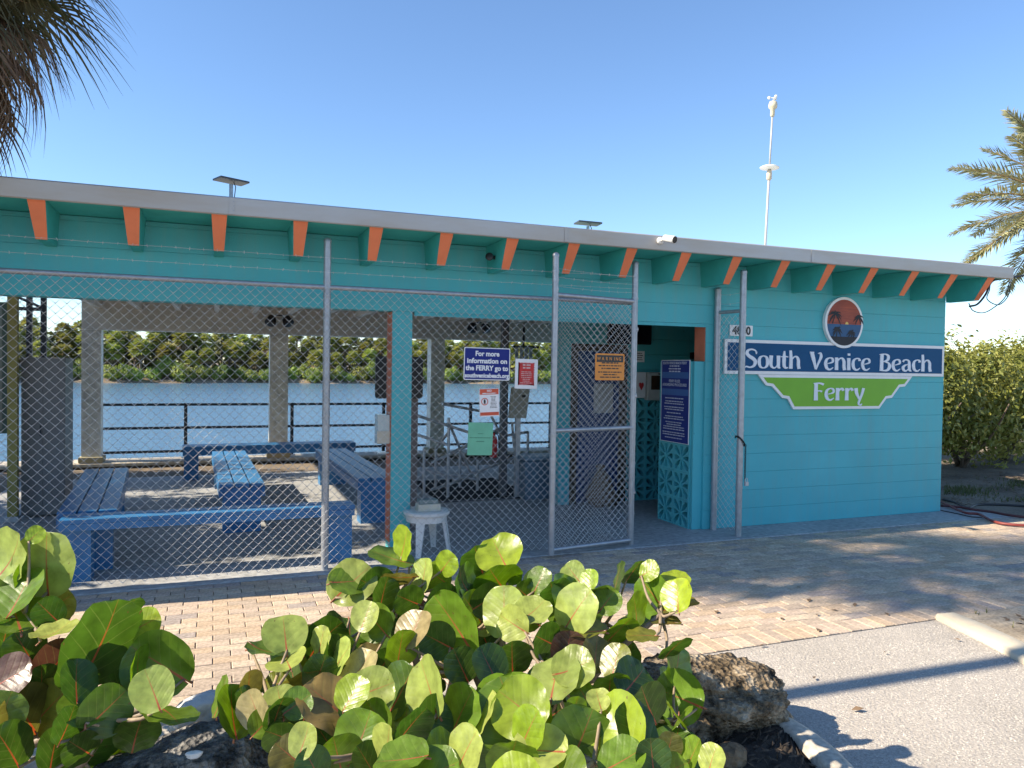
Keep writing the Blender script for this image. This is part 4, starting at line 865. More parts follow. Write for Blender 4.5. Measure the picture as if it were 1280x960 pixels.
def rock_mat(name, c1, c2, c3, sc):
    m = bpy.data.materials.new(name); m.use_nodes = True; n = m.node_tree.nodes; l = m.node_tree.links; b = n['Principled BSDF']; b.inputs['Roughness'].default_value = .92; b.inputs['Specular IOR Level'].default_value = .2
    tc = n.new('ShaderNodeTexCoord'); nz = n.new('ShaderNodeTexNoise'); nz.inputs['Scale'].default_value = sc; nz.inputs['Detail'].default_value = 10; nz.inputs['Roughness'].default_value = .72; l.new(tc.outputs['Object'], nz.inputs['Vector'])
    cr = n.new('ShaderNodeValToRGB'); e = cr.color_ramp.elements; e[0].position = .38; e[0].color = (*c1, 1); e[1].position = .66; e[1].color = (*c3, 1); k = e.new(.5); k.color = (*c2, 1); l.new(nz.outputs[0], cr.inputs[0]); l.new(cr.outputs[0], b.inputs['Base Color'])
    vo = n.new('ShaderNodeTexVoronoi'); vo.inputs['Scale'].default_value = sc*5; l.new(tc.outputs['Object'], vo.inputs['Vector'])
    ma = n.new('ShaderNodeMath'); ma.operation = 'ADD'; l.new(vo.outputs[0], ma.inputs[0]); l.new(nz.outputs[0], ma.inputs[1])
    bp = n.new('ShaderNodeBump'); bp.inputs['Strength'].default_value = 1; bp.inputs['Distance'].default_value = .03; l.new(ma.outputs[0], bp.inputs['Height']); l.new(bp.outputs[0], b.inputs['Normal']); return m
RK = rock_mat('limestone', (.03, .022, .013), (.22, .165, .105), (.52, .44, .33), 9)
RK2 = rock_mat('dark_coral_rock', (.035, .034, .034), (.15, .145, .14), (.42, .40, .37), 11)
rock('limestone_boulder', 'pitted tan limestone boulder at the rounded end of the island', (2.14, -3.87, .12), (.40, .26, .22), RK, 3, .34, 5, rad(-14))
rc = Wp(245, 926, -3.98); rc.z -= .17
rock('coral_rock', 'dark grey pitted coral rock between the two sea grape shrubs', (rc.x, -3.98, rc.z), (.36, .22, .175), RK2, 8, .22, 4, rad(6))
rc = Wp(250, 895, -3.74)
rock('white_stone', 'smooth white stone lying on the dark coral rock', (rc.x, -3.74, rc.z), (.12, .07, .085), rock_mat('white_stone', (.50, .50, .49), (.66, .66, .65), (.74, .73, .71), 3), 5, .14, 3, rad(24))
rc = Wp(243, 943, -4.12)
rock('white_shell', 'tiny white shell fragment on the dark coral rock', (rc.x, -4.12, rc.z), (.026, .016, .012), MATS['sign_white'], 6, .3, 2)
t_ = rock('edging_stone', 'small squared brown edging stone on the mulch beside the boulder', (2.02, -4.28, .10), (.09, .06, .06), rock_mat('edging', (.12, .08, .05), (.22, .15, .09), (.30, .22, .14), 6), 9, .07, 3, rad(10))
# hoses on the ground by the corner
for i, (lab, l_, c_) in enumerate((('red hose trailing nearest the turquoise wall corner across the paving', [(1176, 627), (1190, 634), (1207, 641), (1224, 643), (1240, 651), (1258, 655), (1290, 657), (1340, 655)], (.20, .035, .028)), ('dark maroon hose running along the soil edge', [(1176, 632), (1200, 634), (1217, 637), (1240, 640), (1262, 644), (1290, 646), (1340, 640)], (.09, .02, .02)), ('black hose looped behind the maroon one', [(1178, 624), (1196, 629), (1210, 635), (1222, 631), (1250, 631), (1290, 633), (1340, 634)], (.015, .015, .017)), ('thin black cord lying on the slab by the wall corner', [(1176, 638), (1196, 642), (1214, 646), (1228, 647)], (.015, .015, .017)))):
    pts = curve([G(u, v, .018) for u, v in l_], 8); t = thing('garden_hose' if i < 3 else 'power_cord', lab, 'hose' if i < 3 else 'cord', (pts[0].x, pts[0].y, 0))
    mb = MB(); mb.tube(pts, .016 if i < 3 else .007, 8); mb.build('hose', mat('rubber_%d' % i, c_, .5, .15, 8), t, smooth=True)

# ------------------------------------------------------------------ vegetation
def foliage_mat(name, c1, c2, rough=.5, trans=.35, sc=2.0, perobj=False, fine=0):
    m = bpy.data.materials.new(name); m.use_nodes = True; n = m.node_tree.nodes; l = m.node_tree.links; b = n['Principled BSDF']; b.inputs['Roughness'].default_value = rough
    tc = n.new('ShaderNodeTexCoord'); nz = n.new('ShaderNodeTexNoise'); nz.inputs['Scale'].default_value = sc; nz.inputs['Detail'].default_value = 5; l.new(tc.outputs['Object'], nz.inputs['Vector'])
    mr = n.new('ShaderNodeMapRange'); mr.inputs[1].default_value = .32; mr.inputs[2].default_value = .68; l.new(nz.outputs[0], mr.inputs[0])
    mx = n.new('ShaderNodeMix'); mx.data_type = 'RGBA'; mx.inputs[6].default_value = (*c1, 1); mx.inputs[7].default_value = (*c2, 1); l.new(mr.outputs[0], mx.inputs[0]); out = mx.outputs[2]
    if perobj:
        oi = n.new('ShaderNodeObjectInfo'); hs = n.new('ShaderNodeHueSaturation'); r1 = n.new('ShaderNodeMapRange'); r1.inputs[3].default_value = .49; r1.inputs[4].default_value = .54; l.new(oi.outputs['Random'], r1.inputs[0]); l.new(r1.outputs[0], hs.inputs['Hue'])
        r2 = n.new('ShaderNodeMapRange'); r2.inputs[3].default_value = .65; r2.inputs[4].default_value = 1.25; l.new(oi.outputs['Random'], r2.inputs[0]); l.new(r2.outputs[0], hs.inputs['Value']); l.new(out, hs.inputs['Color']); out = hs.outputs[0]
    l.new(out, b.inputs['Base Color'])
    t = n.new('ShaderNodeBsdfTranslucent'); l.new(out, t.inputs[0]); ad = n.new('ShaderNodeMixShader'); ad.inputs[0].default_value = trans
    l.new(b.outputs[0], ad.inputs[1]); l.new(t.outputs[0], ad.inputs[2]); l.new(ad.outputs[0], n['Material Output'].inputs[0]); return m

# --- sea grape leaf: round blade with red midrib, colour taken from each leaf object
m = bpy.data.materials.new('sea_grape_leaf'); m.use_nodes = True; n = m.node_tree.nodes; l = m.node_tree.links; b = n['Principled BSDF']
uv = n.new('ShaderNodeUVMap'); sp = n.new('ShaderNodeSeparateXYZ'); l.new(uv.outputs[0], sp.inputs[0])
def M_(op, a, b_=None, c=None):
    x = n.new('ShaderNodeMath'); x.operation = op
    for i, q in enumerate((a, b_, c)):
        if q is None: continue
        if isinstance(q, (int, float)): x.inputs[i].default_value = q
        else: l.new(q, x.inputs[i])
    return x.outputs[0]
ax_ = M_('ABSOLUTE', sp.outputs[0]); vy = sp.outputs[1]
mid = M_('LESS_THAN', ax_, M_('MULTIPLY_ADD', vy, -.016, .042))
fr_ = M_('FRACT', M_('MULTIPLY_ADD', M_('SUBTRACT', vy, M_('MULTIPLY', M_('POWER', ax_, .85), .75)), 2.6, .3))
sv = M_('LESS_THAN', M_('ABSOLUTE', M_('SUBTRACT', fr_, .5)), M_('MULTIPLY_ADD', ax_, -.045, .055))
fr2 = M_('ABSOLUTE', M_('SUBTRACT', fr_, .5)); hgt = M_('MINIMUM', M_('MULTIPLY', fr2, 4), 1)
oi = n.new('ShaderNodeObjectInfo')
tc = n.new('ShaderNodeTexCoord'); nz = n.new('ShaderNodeTexNoise'); nz.inputs['Scale'].default_value = 9; nz.inputs['Detail'].default_value = 6
vadd = n.new('ShaderNodeVectorMath'); vadd.operation = 'ADD'; l.new(uv.outputs[0], vadd.inputs[0]); cmb = n.new('ShaderNodeCombineXYZ'); l.new(M_('MULTIPLY', oi.outputs['Random'], 37.0), cmb.inputs[0]); l.new(cmb.outputs[0], vadd.inputs[1]); l.new(vadd.outputs[0], nz.inputs['Vector']); nz.inputs['Scale'].default_value = 1.9
mr = n.new('ShaderNodeMapRange'); mr.inputs[1].default_value = .3; mr.inputs[2].default_value = .7; mr.inputs[3].default_value = .68; mr.inputs[4].default_value = 1.25; l.new(nz.outputs[0], mr.inputs[0])
mu = n.new('ShaderNodeMix'); mu.data_type = 'RGBA'; mu.blend_type = 'MULTIPLY'; mu.inputs[0].default_value = 1; l.new(oi.outputs['Color'], mu.inputs[6]); l.new(mr.outputs[0], mu.inputs[7])
vn = n.new('ShaderNodeMix'); vn.data_type = 'RGBA'; vn.inputs[7].default_value = (.30, .33, .10, 1); l.new(mu.outputs[2], vn.inputs[6]); l.new(M_('MULTIPLY', sv, .16), vn.inputs[0])
mdm = n.new('ShaderNodeMix'); mdm.data_type = 'RGBA'; mdm.inputs[7].default_value = (.42, .09, .05, 1); l.new(vn.outputs[2], mdm.inputs[6]); l.new(M_('MULTIPLY', mid, M_('MULTIPLY_ADD', vy, -.35, .95)), mdm.inputs[0])
# brown scorch spots
nz2 = n.new('ShaderNodeTexNoise'); nz2.inputs['Scale'].default_value = 5.5; nz2.inputs['Detail'].default_value = 4; l.new(vadd.outputs[0], nz2.inputs['Vector'])
spot = M_('GREATER_THAN', nz2.outputs[0], .70)
sm = n.new('ShaderNodeMix'); sm.data_type = 'RGBA'; sm.inputs[7].default_value = (.13, .06, .03, 1); l.new(mdm.outputs[2], sm.inputs[6]); l.new(M_('MULTIPLY', spot, .7), sm.inputs[0])
l.new(sm.outputs[2], b.inputs['Base Color']); b.inputs['Roughness'].default_value = .33
bp = n.new('ShaderNodeBump'); bp.inputs['Strength'].default_value = .22; bp.inputs['Distance'].default_value = .004; l.new(M_('ADD', M_('MULTIPLY', hgt, .45), M_('MULTIPLY', nz.outputs[0], 2.0)), bp.inputs['Height']); l.new(bp.outputs[0], b.inputs['Normal'])
tl = n.new('ShaderNodeBsdfTranslucent'); hs = n.new('ShaderNodeHueSaturation'); hs.inputs['Value'].default_value = 1.5; hs.inputs['Saturation'].default_value = 1.1; l.new(sm.outputs[2], hs.inputs['Color']); l.new(hs.outputs[0], tl.inputs[0])
ms = n.new('ShaderNodeMixShader'); ms.inputs[0].default_value = .38; l.new(b.outputs[0], ms.inputs[1]); l.new(tl.outputs[0], ms.inputs[2]); l.new(ms.outputs[0], n['Material Output'].inputs[0])
LEAFM = m
PETI = mat('leaf_stalk_red', (.30, .12, .06), .6, .2, 20)
def grape_leaf(seed):
    r = random.Random(seed); nu, nv = 8, 12; V_ = []; UV = []; F_ = []
    cup, fold, wave, curl = r.uniform(.0, .16), r.uniform(.0, .10) if seed % 4 else r.uniform(.1, .2), r.uniform(.02, .07), r.uniform(-.25, .25); ph = r.uniform(0, 6); asp = r.uniform(1.02, 1.2)
    for j in range(nv+1):
        t = j/nv; a = math.pi*(1-t); y = 1+math.cos(a)*1.0
        hw = math.sin(math.pi*t)**.72 if 0 < t < 1 else 0.0
        hw = max(hw, .02)*asp
        if t < .25: y -= .16*(1-t/.25)*0
        for i in range(nu+1):
            s_ = 2*i/nu-1; x = s_*hw
            yy = y-(.20*abs(s_)**1.5*max(0, 1-t*2.6))      # lobes beside the stalk
            z = fold*abs(x)+cup*(x*x+(yy-1)**2)*.8+curl*(yy-1)**2*.5+wave*math.sin(7*math.atan2(x, yy-1)+ph)*(x*x+(yy-1)**2)
            V_.append((x, yy, z)); UV.append((x, yy))
    for j in range(nv):
        for i in range(nu): q = j*(nu+1)+i; F_.append((q, q+1, q+nu+2, q+nu+1))
    mb = MB(); mb.add(V_, F_, 0); nb = len(mb.v)
    mb.tube([(0, .12, -.02), (0, -.05, -.03), (0, -.28, -.09)], [.022, .035, .045], 5, 1)
    me = mb.mesh('leaf', [LEAFM, PETI], True); ul = me.uv_layers.new(name='UVMap'); UV += [(0, 0)]*(len(mb.v)-nb)
    for lp in me.loops: ul.data[lp.index].uv = UV[lp.vertex_index]
    return me
LEAVES = [grape_leaf(i) for i in range(9)]
SUNN = SUNV.normalized()
KC = {'g': (.12, .20, .020), 'd': (.05, .10, .015), 'y': (.26, .35, .026), 'p': (.31, .37, .085), 'r': (.25, .18, .06), 'b': (.13, .12, .028), 'o': (.18, .19, .028), 'u': (.10, .045, .03), 'k': (.37, .30, .14)}  # leaf hues, with sunlit and shaded tone put into the pale and dark ones
def add_leaf(par, c, n_, up, R, kind, rnd, bright=1.0):
    n_ = n_.normalized(); y_ = (up-n_*up.dot(n_)).normalized(); x_ = y_.cross(n_)
    M = Matrix(((x_.x, y_.x, n_.x, c.x-y_.x*R), (x_.y, y_.y, n_.y, c.y-y_.y*R), (x_.z, y_.z, n_.z, c.z-y_.z*R), (0, 0, 0, 1))) @ Matrix.Diagonal((R, R, R, 1))
    o = place('leaf', rnd.choice(LEAVES), par, M); k = KC[kind]; f = bright*rnd.uniform(.85, 1.18); g = rnd.uniform(.93, 1.07)
    o.color = (k[0]*f*g, k[1]*f, k[2]*f, 1); return c-y_*R
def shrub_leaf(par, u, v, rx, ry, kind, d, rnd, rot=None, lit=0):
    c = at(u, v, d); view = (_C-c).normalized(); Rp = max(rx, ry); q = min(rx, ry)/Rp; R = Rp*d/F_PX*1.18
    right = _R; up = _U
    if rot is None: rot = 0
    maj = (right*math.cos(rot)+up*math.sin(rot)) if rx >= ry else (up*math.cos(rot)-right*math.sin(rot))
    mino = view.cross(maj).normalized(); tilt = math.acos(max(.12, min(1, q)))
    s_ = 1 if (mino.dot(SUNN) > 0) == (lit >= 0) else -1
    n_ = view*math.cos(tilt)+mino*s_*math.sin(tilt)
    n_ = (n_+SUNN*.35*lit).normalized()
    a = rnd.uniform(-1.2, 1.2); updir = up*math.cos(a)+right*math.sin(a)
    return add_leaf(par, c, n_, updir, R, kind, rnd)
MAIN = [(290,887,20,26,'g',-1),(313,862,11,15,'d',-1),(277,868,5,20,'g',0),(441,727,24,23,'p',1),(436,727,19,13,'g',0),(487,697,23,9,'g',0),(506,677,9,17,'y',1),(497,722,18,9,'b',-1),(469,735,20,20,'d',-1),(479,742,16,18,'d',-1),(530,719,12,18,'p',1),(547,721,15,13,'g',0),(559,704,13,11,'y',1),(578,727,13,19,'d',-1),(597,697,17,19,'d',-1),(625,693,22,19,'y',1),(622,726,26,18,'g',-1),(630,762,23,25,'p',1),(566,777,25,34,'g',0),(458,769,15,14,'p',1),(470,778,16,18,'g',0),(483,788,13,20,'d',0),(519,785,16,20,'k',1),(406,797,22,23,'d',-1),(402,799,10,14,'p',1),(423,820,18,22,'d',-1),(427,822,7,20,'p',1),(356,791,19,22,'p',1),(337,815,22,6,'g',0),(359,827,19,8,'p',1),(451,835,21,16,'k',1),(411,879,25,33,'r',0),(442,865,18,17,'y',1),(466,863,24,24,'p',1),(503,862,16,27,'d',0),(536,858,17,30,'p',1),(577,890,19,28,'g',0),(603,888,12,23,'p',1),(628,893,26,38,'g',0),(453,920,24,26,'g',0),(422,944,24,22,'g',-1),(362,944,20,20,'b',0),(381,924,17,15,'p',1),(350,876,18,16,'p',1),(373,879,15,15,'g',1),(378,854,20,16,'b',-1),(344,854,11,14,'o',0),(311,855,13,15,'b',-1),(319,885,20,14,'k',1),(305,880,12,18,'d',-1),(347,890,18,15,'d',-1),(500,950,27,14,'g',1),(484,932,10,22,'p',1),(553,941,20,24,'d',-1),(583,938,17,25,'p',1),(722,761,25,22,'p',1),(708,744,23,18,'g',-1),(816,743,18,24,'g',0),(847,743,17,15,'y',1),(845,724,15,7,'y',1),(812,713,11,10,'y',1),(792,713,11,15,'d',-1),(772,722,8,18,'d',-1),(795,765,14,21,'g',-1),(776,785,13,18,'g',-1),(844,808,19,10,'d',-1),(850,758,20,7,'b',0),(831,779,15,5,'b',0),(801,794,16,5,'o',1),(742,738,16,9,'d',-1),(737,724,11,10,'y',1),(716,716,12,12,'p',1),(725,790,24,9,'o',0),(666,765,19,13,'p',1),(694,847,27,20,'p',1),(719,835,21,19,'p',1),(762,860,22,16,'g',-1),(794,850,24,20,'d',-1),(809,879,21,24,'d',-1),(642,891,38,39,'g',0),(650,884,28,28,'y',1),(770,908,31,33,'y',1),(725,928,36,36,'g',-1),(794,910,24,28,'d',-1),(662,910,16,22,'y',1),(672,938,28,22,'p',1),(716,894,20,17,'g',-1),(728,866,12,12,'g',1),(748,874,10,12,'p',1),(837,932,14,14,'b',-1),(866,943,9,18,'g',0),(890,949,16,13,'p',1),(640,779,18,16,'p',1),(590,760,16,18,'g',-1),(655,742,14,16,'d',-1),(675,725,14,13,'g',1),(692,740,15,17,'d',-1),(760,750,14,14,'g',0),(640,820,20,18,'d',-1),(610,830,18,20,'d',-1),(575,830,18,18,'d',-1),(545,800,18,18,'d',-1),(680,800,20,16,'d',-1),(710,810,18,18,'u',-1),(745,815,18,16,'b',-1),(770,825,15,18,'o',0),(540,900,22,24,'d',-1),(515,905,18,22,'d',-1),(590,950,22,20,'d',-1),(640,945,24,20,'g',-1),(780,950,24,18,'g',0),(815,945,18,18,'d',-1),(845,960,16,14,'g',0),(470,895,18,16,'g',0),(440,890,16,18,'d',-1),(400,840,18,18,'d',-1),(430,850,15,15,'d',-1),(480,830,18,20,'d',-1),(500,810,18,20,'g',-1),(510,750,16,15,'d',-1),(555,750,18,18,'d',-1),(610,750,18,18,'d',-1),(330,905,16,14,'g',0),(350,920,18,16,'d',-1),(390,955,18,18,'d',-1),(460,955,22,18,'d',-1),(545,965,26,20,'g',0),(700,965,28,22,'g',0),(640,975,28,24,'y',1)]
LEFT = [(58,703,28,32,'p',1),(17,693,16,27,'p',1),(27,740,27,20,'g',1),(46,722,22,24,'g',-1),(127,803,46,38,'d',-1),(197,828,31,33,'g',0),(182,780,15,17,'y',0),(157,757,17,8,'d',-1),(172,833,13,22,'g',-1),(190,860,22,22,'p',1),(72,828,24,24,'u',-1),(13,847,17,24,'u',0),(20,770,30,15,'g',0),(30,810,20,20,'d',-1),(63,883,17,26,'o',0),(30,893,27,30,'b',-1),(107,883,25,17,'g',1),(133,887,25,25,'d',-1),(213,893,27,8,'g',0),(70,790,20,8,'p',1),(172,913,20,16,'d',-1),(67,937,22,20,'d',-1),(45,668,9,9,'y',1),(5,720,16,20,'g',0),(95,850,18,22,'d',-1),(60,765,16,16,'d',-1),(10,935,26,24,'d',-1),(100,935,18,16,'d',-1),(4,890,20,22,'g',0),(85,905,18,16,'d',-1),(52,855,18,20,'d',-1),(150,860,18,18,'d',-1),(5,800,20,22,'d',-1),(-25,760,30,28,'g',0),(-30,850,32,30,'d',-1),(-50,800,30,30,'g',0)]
def dep_main(v): return 3.25-(max(670, min(975, v))-690)/260*1.2
def dep_left(v): return 2.75-(v-690)/260*.6
def make_shrub(name, lab, base, leaves, dep, fill, nb, seed, hull):
    rnd = random.Random(seed); t = thing(name, lab, 'shrub', base); tips = []
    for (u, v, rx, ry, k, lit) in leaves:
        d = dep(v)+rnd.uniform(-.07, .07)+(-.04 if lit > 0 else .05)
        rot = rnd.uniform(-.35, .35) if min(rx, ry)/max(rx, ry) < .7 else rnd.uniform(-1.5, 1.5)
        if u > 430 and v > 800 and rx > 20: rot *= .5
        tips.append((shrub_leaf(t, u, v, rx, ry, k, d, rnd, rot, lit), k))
    x0, x1, f = hull
    n0 = len(leaves)
    for i in range(fill):
        u = rnd.uniform(x0, x1); vt = f(u); v = vt+abs(rnd.gauss(0, 1))*90+25
        if v > 1000: v = rnd.uniform(vt+30, 1000)
        d = dep(v)+rnd.uniform(.18, .65); c = at(u, v, d)
        if c.z < .12: continue
        nn = Vector((rnd.gauss(0, .7)-.25, rnd.gauss(0, .7)-.4, rnd.gauss(.2, .6)))
        R = rnd.uniform(.05, .09); k = rnd.choices('gdyopbruk', (7, 9, 2, 2, 1.5, 1.6, .6, .8, .5))[0]
        tips.append((add_leaf(t, c, nn, Vector((rnd.gauss(0, .6), rnd.gauss(0, .6), .6)), R, k, rnd), k))
    # woody branches: group leaf bases and lead a bent branch to each group
    pts = [p for p, k in tips]; cents = rnd.sample(pts, nb)
    for _ in range(6):
        gr = [[] for _ in cents]
        for p in pts: gr[min(range(nb), key=lambda i: (cents[i]-p).length)].append(p)
        cents = [sum(g, Vector())/len(g) if g else c for g, c in zip(gr, cents)]
    BARK = mat('sea_grape_bark', (.20, .15, .11), .8, .3, 25, .4, 60)
    TW = mat('sea_grape_twig', (.27, .20, .13), .7, .3, 30)
    b0 = Vector(base)
    for c, g in zip(cents, gr):
        s0 = b0+Vector((rnd.uniform(-.15, .15), rnd.uniform(-.12, .12), 0)); midp = s0.lerp(c, .55)+Vector((rnd.uniform(-.08, .08), rnd.uniform(-.08, .08), .10))
        path = curve([s0, midp, c], 6); mb = MB(); mb.tube(path, [.022-.013*i/(len(path)-1) for i in range(len(path))], 7); br = mb.build('branch', BARK, t, smooth=True)
        for p in g:
            if (p-c).length < .02: continue
            mb = MB(); q = c.lerp(p, .5)+Vector((rnd.uniform(-.02, .02), rnd.uniform(-.02, .02), -.015)); mb.tube(curve([c, q, p], 3), [.0075, .0072, .0066, .006, .0055, .005, .0045][:7], 5); mb.build('twig', TW, br, smooth=True)
    return t
def hull_main(u):
    xs_ = [270, 320, 360, 430, 480, 520, 600, 640, 700, 760, 800, 860, 900]; ys_ = [880, 850, 790, 740, 720, 720, 700, 690, 715, 730, 730, 800, 930]
    return float(np.interp(u, xs_, ys_))
def hull_left(u): return float(np.interp(u, [-200, 0, 70, 100, 200, 230], [650, 680, 690, 790, 790, 870]))
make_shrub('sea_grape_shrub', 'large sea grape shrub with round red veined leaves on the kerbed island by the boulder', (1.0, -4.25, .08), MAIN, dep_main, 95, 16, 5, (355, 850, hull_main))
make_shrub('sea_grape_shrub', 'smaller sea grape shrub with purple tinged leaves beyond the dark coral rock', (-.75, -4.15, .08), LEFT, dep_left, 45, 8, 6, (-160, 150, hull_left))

# --- leaf cloud bushes
def leaf_cloud(mb, c, rad3, n, ls, rnd, lump=5, low=-.9, mi=0, shell=.55):
    c = Vector(c); cen = []
    for _ in range(lump):
        a = Vector((rnd.gauss(0, 1), rnd.gauss(0, 1), rnd.gauss(.1, .8))).normalized()*rnd.uniform(.25, .62); cen.append((a, rnd.uniform(.38, .58)))
    for _ in range(n):
        a, R = rnd.choice(cen); d = Vector((rnd.gauss(0, 1), rnd.gauss(0, 1), rnd.gauss(0, 1))).normalized(); p = a+d*R*(shell+(1-shell)*rnd.random())*rnd.uniform(.85, 1.12)
        if p.z < low: continue
        P = c+Vector((p.x*rad3[0], p.y*rad3[1], p.z*rad3[2])); s = ls*rnd.uniform(.6, 1.35)
        nn = (d+Vector((rnd.gauss(0, .6), rnd.gauss(0, .6), rnd.gauss(.35, .5)))).normalized(); t = nn.cross(Vector((rnd.gauss(0, 1), rnd.gauss(0, 1), rnd.gauss(0, 1)))).normalized(); q = nn.cross(t)
        mb.add([P-t*s, P+q*s*.45+nn*s*.12, P+t*s, P-q*s*.45+nn*s*.12], [(0, 1, 2, 3)], mi)
def stems(mb, base, top, rnd, n=7, r=.03, spread=.5):
    base = Vector(base); top = Vector(top)
    for _ in range(n):
        e = top+Vector((rnd.gauss(0, spread), rnd.gauss(0, spread), rnd.uniform(-.3, .3)*spread)); m_ = base.lerp(e, .5)+Vector((rnd.gauss(0, .15), rnd.gauss(0, .15), .1))*spread
        mb.tube(curve([base+Vector((rnd.gauss(0, .1), rnd.gauss(0, .1), 0))*spread, m_, e], 4), [r*(1-.7*i/8) for i in range(9)], 5)
BUSHM = foliage_mat('buttonwood_leaf', (.13, .17, .026), (.36, .34, .075), .5, .3, 1.4)
BARKB = mat('grey_bark', (.16, .12, .085), .9, .3, 12, .4, 40)
rnd = random.Random(21)
for i, (x, y, rx, rz, lab) in enumerate(((11.9, 3.2, 1.25, 1.15, 'dense yellow green bush growing right behind the turquoise wall corner'), (13.6, 3.6, 1.5, 1.2, 'broad yellow green bush behind the hoses and bare soil'), (15.6, 4.2, 1.6, 1.25, 'rounded green bush farther along the soil edge'), (12.6, 5.6, 1.5, 1.5, 'taller thin crowned bush rising behind the dense one'), (17.8, 5.0, 1.8, 1.4, 'bushy shrub at the foot of the date palm'))):
    t = thing('coastal_bush', lab, 'bush', (x, y, -.07), 'bushes beyond the building corner')
    mb = MB(); leaf_cloud(mb, (x, y, .02+rz*.95), (rx*1.15, rx*.95, rz*1.3), 13000, .056, rnd, 20, -.85, 0, .35); mb.build('crown', BUSHM, t)
    mb = MB(); stems(mb, (x, y, -.07), (x, y, .2+rz*.9), rnd, 14, .035, .55); mb.build('trunk', BARKB, t, smooth=True)
# left side trees that shade the pavilion floor
for i, (x, y, z, rx, rz, lab) in enumerate(((-5.2, 1.0, 3.0, 1.4, 2.4, 'leafy tree beside the open left end of the pavilion'), (-5.5, 3.2, 3.0, 1.75, 2.4, 'broader leafy tree behind the first beside the pavilion end'), (-5.6, 5.9, 3.0, 1.75, 2.4, 'leafy tree standing nearest the river beside the pavilion end'))):
    t = thing('shade_tree', lab, 'tree', (x, y, -.07), 'shade trees left of the pavilion')
    mb = MB(); leaf_cloud(mb, (x, y, z), (rx, rx, rz), 11500, .1, rnd, 16, -1.1, 0, .2); mb.build('crown', foliage_mat('shade_leaf', (.05, .10, .02), (.12, .17, .04), .5, .3) if i == 0 else bpy.data.materials['shade_leaf'], t)
    mb = MB(); mb.tube([(x, y, -.07), (x+.1, y, 1), (x-.05, y, 2)], [.12, .1, .08], 8); stems(mb, (x, y, 1.5), (x, y, z+.4), rnd, 8, .05, .8); mb.build('trunk', BARKB, t, smooth=True)
for i, (x, y, rx, rz) in enumerate(((-4.6, 3.4, .8, .9), (-4.2, 5.2, .9, 1.0), (-5.3, 7.0, 1.0, 1.0))):
    t = thing('side_shrub', ('dense low green shrub under the leafy trees nearest the grey cabinet', 'dense low green shrub in line with the dark steel cage', 'dense low green shrub close to the seawall beside the pavilion')[i], 'shrub', (x, y, -.07), 'shrubs beside the pavilion end')
    mb = MB(); leaf_cloud(mb, (x, y, .1+rz), (rx, rx, rz), 3000, .06, rnd, 7, -1.1); mb.build('foliage', bpy.data.materials['shade_leaf'], t); mb = MB(); stems(mb, (x, y, -.07), (x, y, rz), rnd, 8, .03, .4); mb.build('stem', BARKB, t, smooth=True)

# --- fan palms (cabbage palm): each frond a part
def fan_leaf(seed, n=34, L=.75, pet=.75, droop=.35, spread=2.5, wseg=.021):
    r = random.Random(seed); mb = MB()
    mb.tube([(0, 0, 0), (0, pet*.5, .05), (0, pet, .04)], [.016, .012, .009], 5, 1)
    for k in range(n):
        a = -spread+2*spread*k/(n-1)+r.uniform(-.03, .03); d = Vector((math.sin(a), math.cos(a), 0)); l_ = L*(1-.30*(abs(a)/spread)**2)*r.uniform(.85, 1.08); o = Vector((0, pet-.02, .035)); q = Vector((d.y, -d.x, 0))
        ns = 6; pts = []
        for i in range(ns+1):
            f = i/ns; s = l_*f; z = -droop*l_*(max(0, f-.42)**1.7)*2.4+r.uniform(-.008, .008)*f-.10*abs(math.sin(a))*f
            w_ = wseg*(.35+.9*f/.45 if f < .45 else 1.25*(1-f)/.55+.06)*.5
            pts.append((o+d*s+Vector((0, 0, z)), w_))
        vs = []
        for p, w_ in pts: vs += [p-q*w_+Vector((0, 0, w_*.5)), p-Vector((0, 0, w_*.35)), p+q*w_+Vector((0, 0, w_*.5))]
        mb.add(vs, [(i*3+j, i*3+j+1, i*3+4+j, i*3+3+j) for i in range(ns) for j in range(2)])
    return mb
PALMG = foliage_mat('palm_green', (.04, .065, .022), (.09, .11, .035), .45, .25, 3)
PALMD = foliage_mat('palm_dead', (.13, .075, .045), (.24, .16, .09), .7, .25, 4)
PALMY = foliage_mat('palm_olive', (.055, .055, .022), (.13, .11, .045), .55, .25, 4)
PSTK = mat('palm_stalk', (.22, .14, .07), .6, .25, 8)
FANS = {}
for nm, mm in (('green', PALMG), ('olive', PALMY), ('dead', PALMD)):
    FANS[nm] = [fan_leaf(s, droop=.35 if nm == 'green' else .62, spread=2.2 if nm != 'dead' else 1.25).mesh('frond', [mm, PSTK]) for s in (1, 2, 3)]
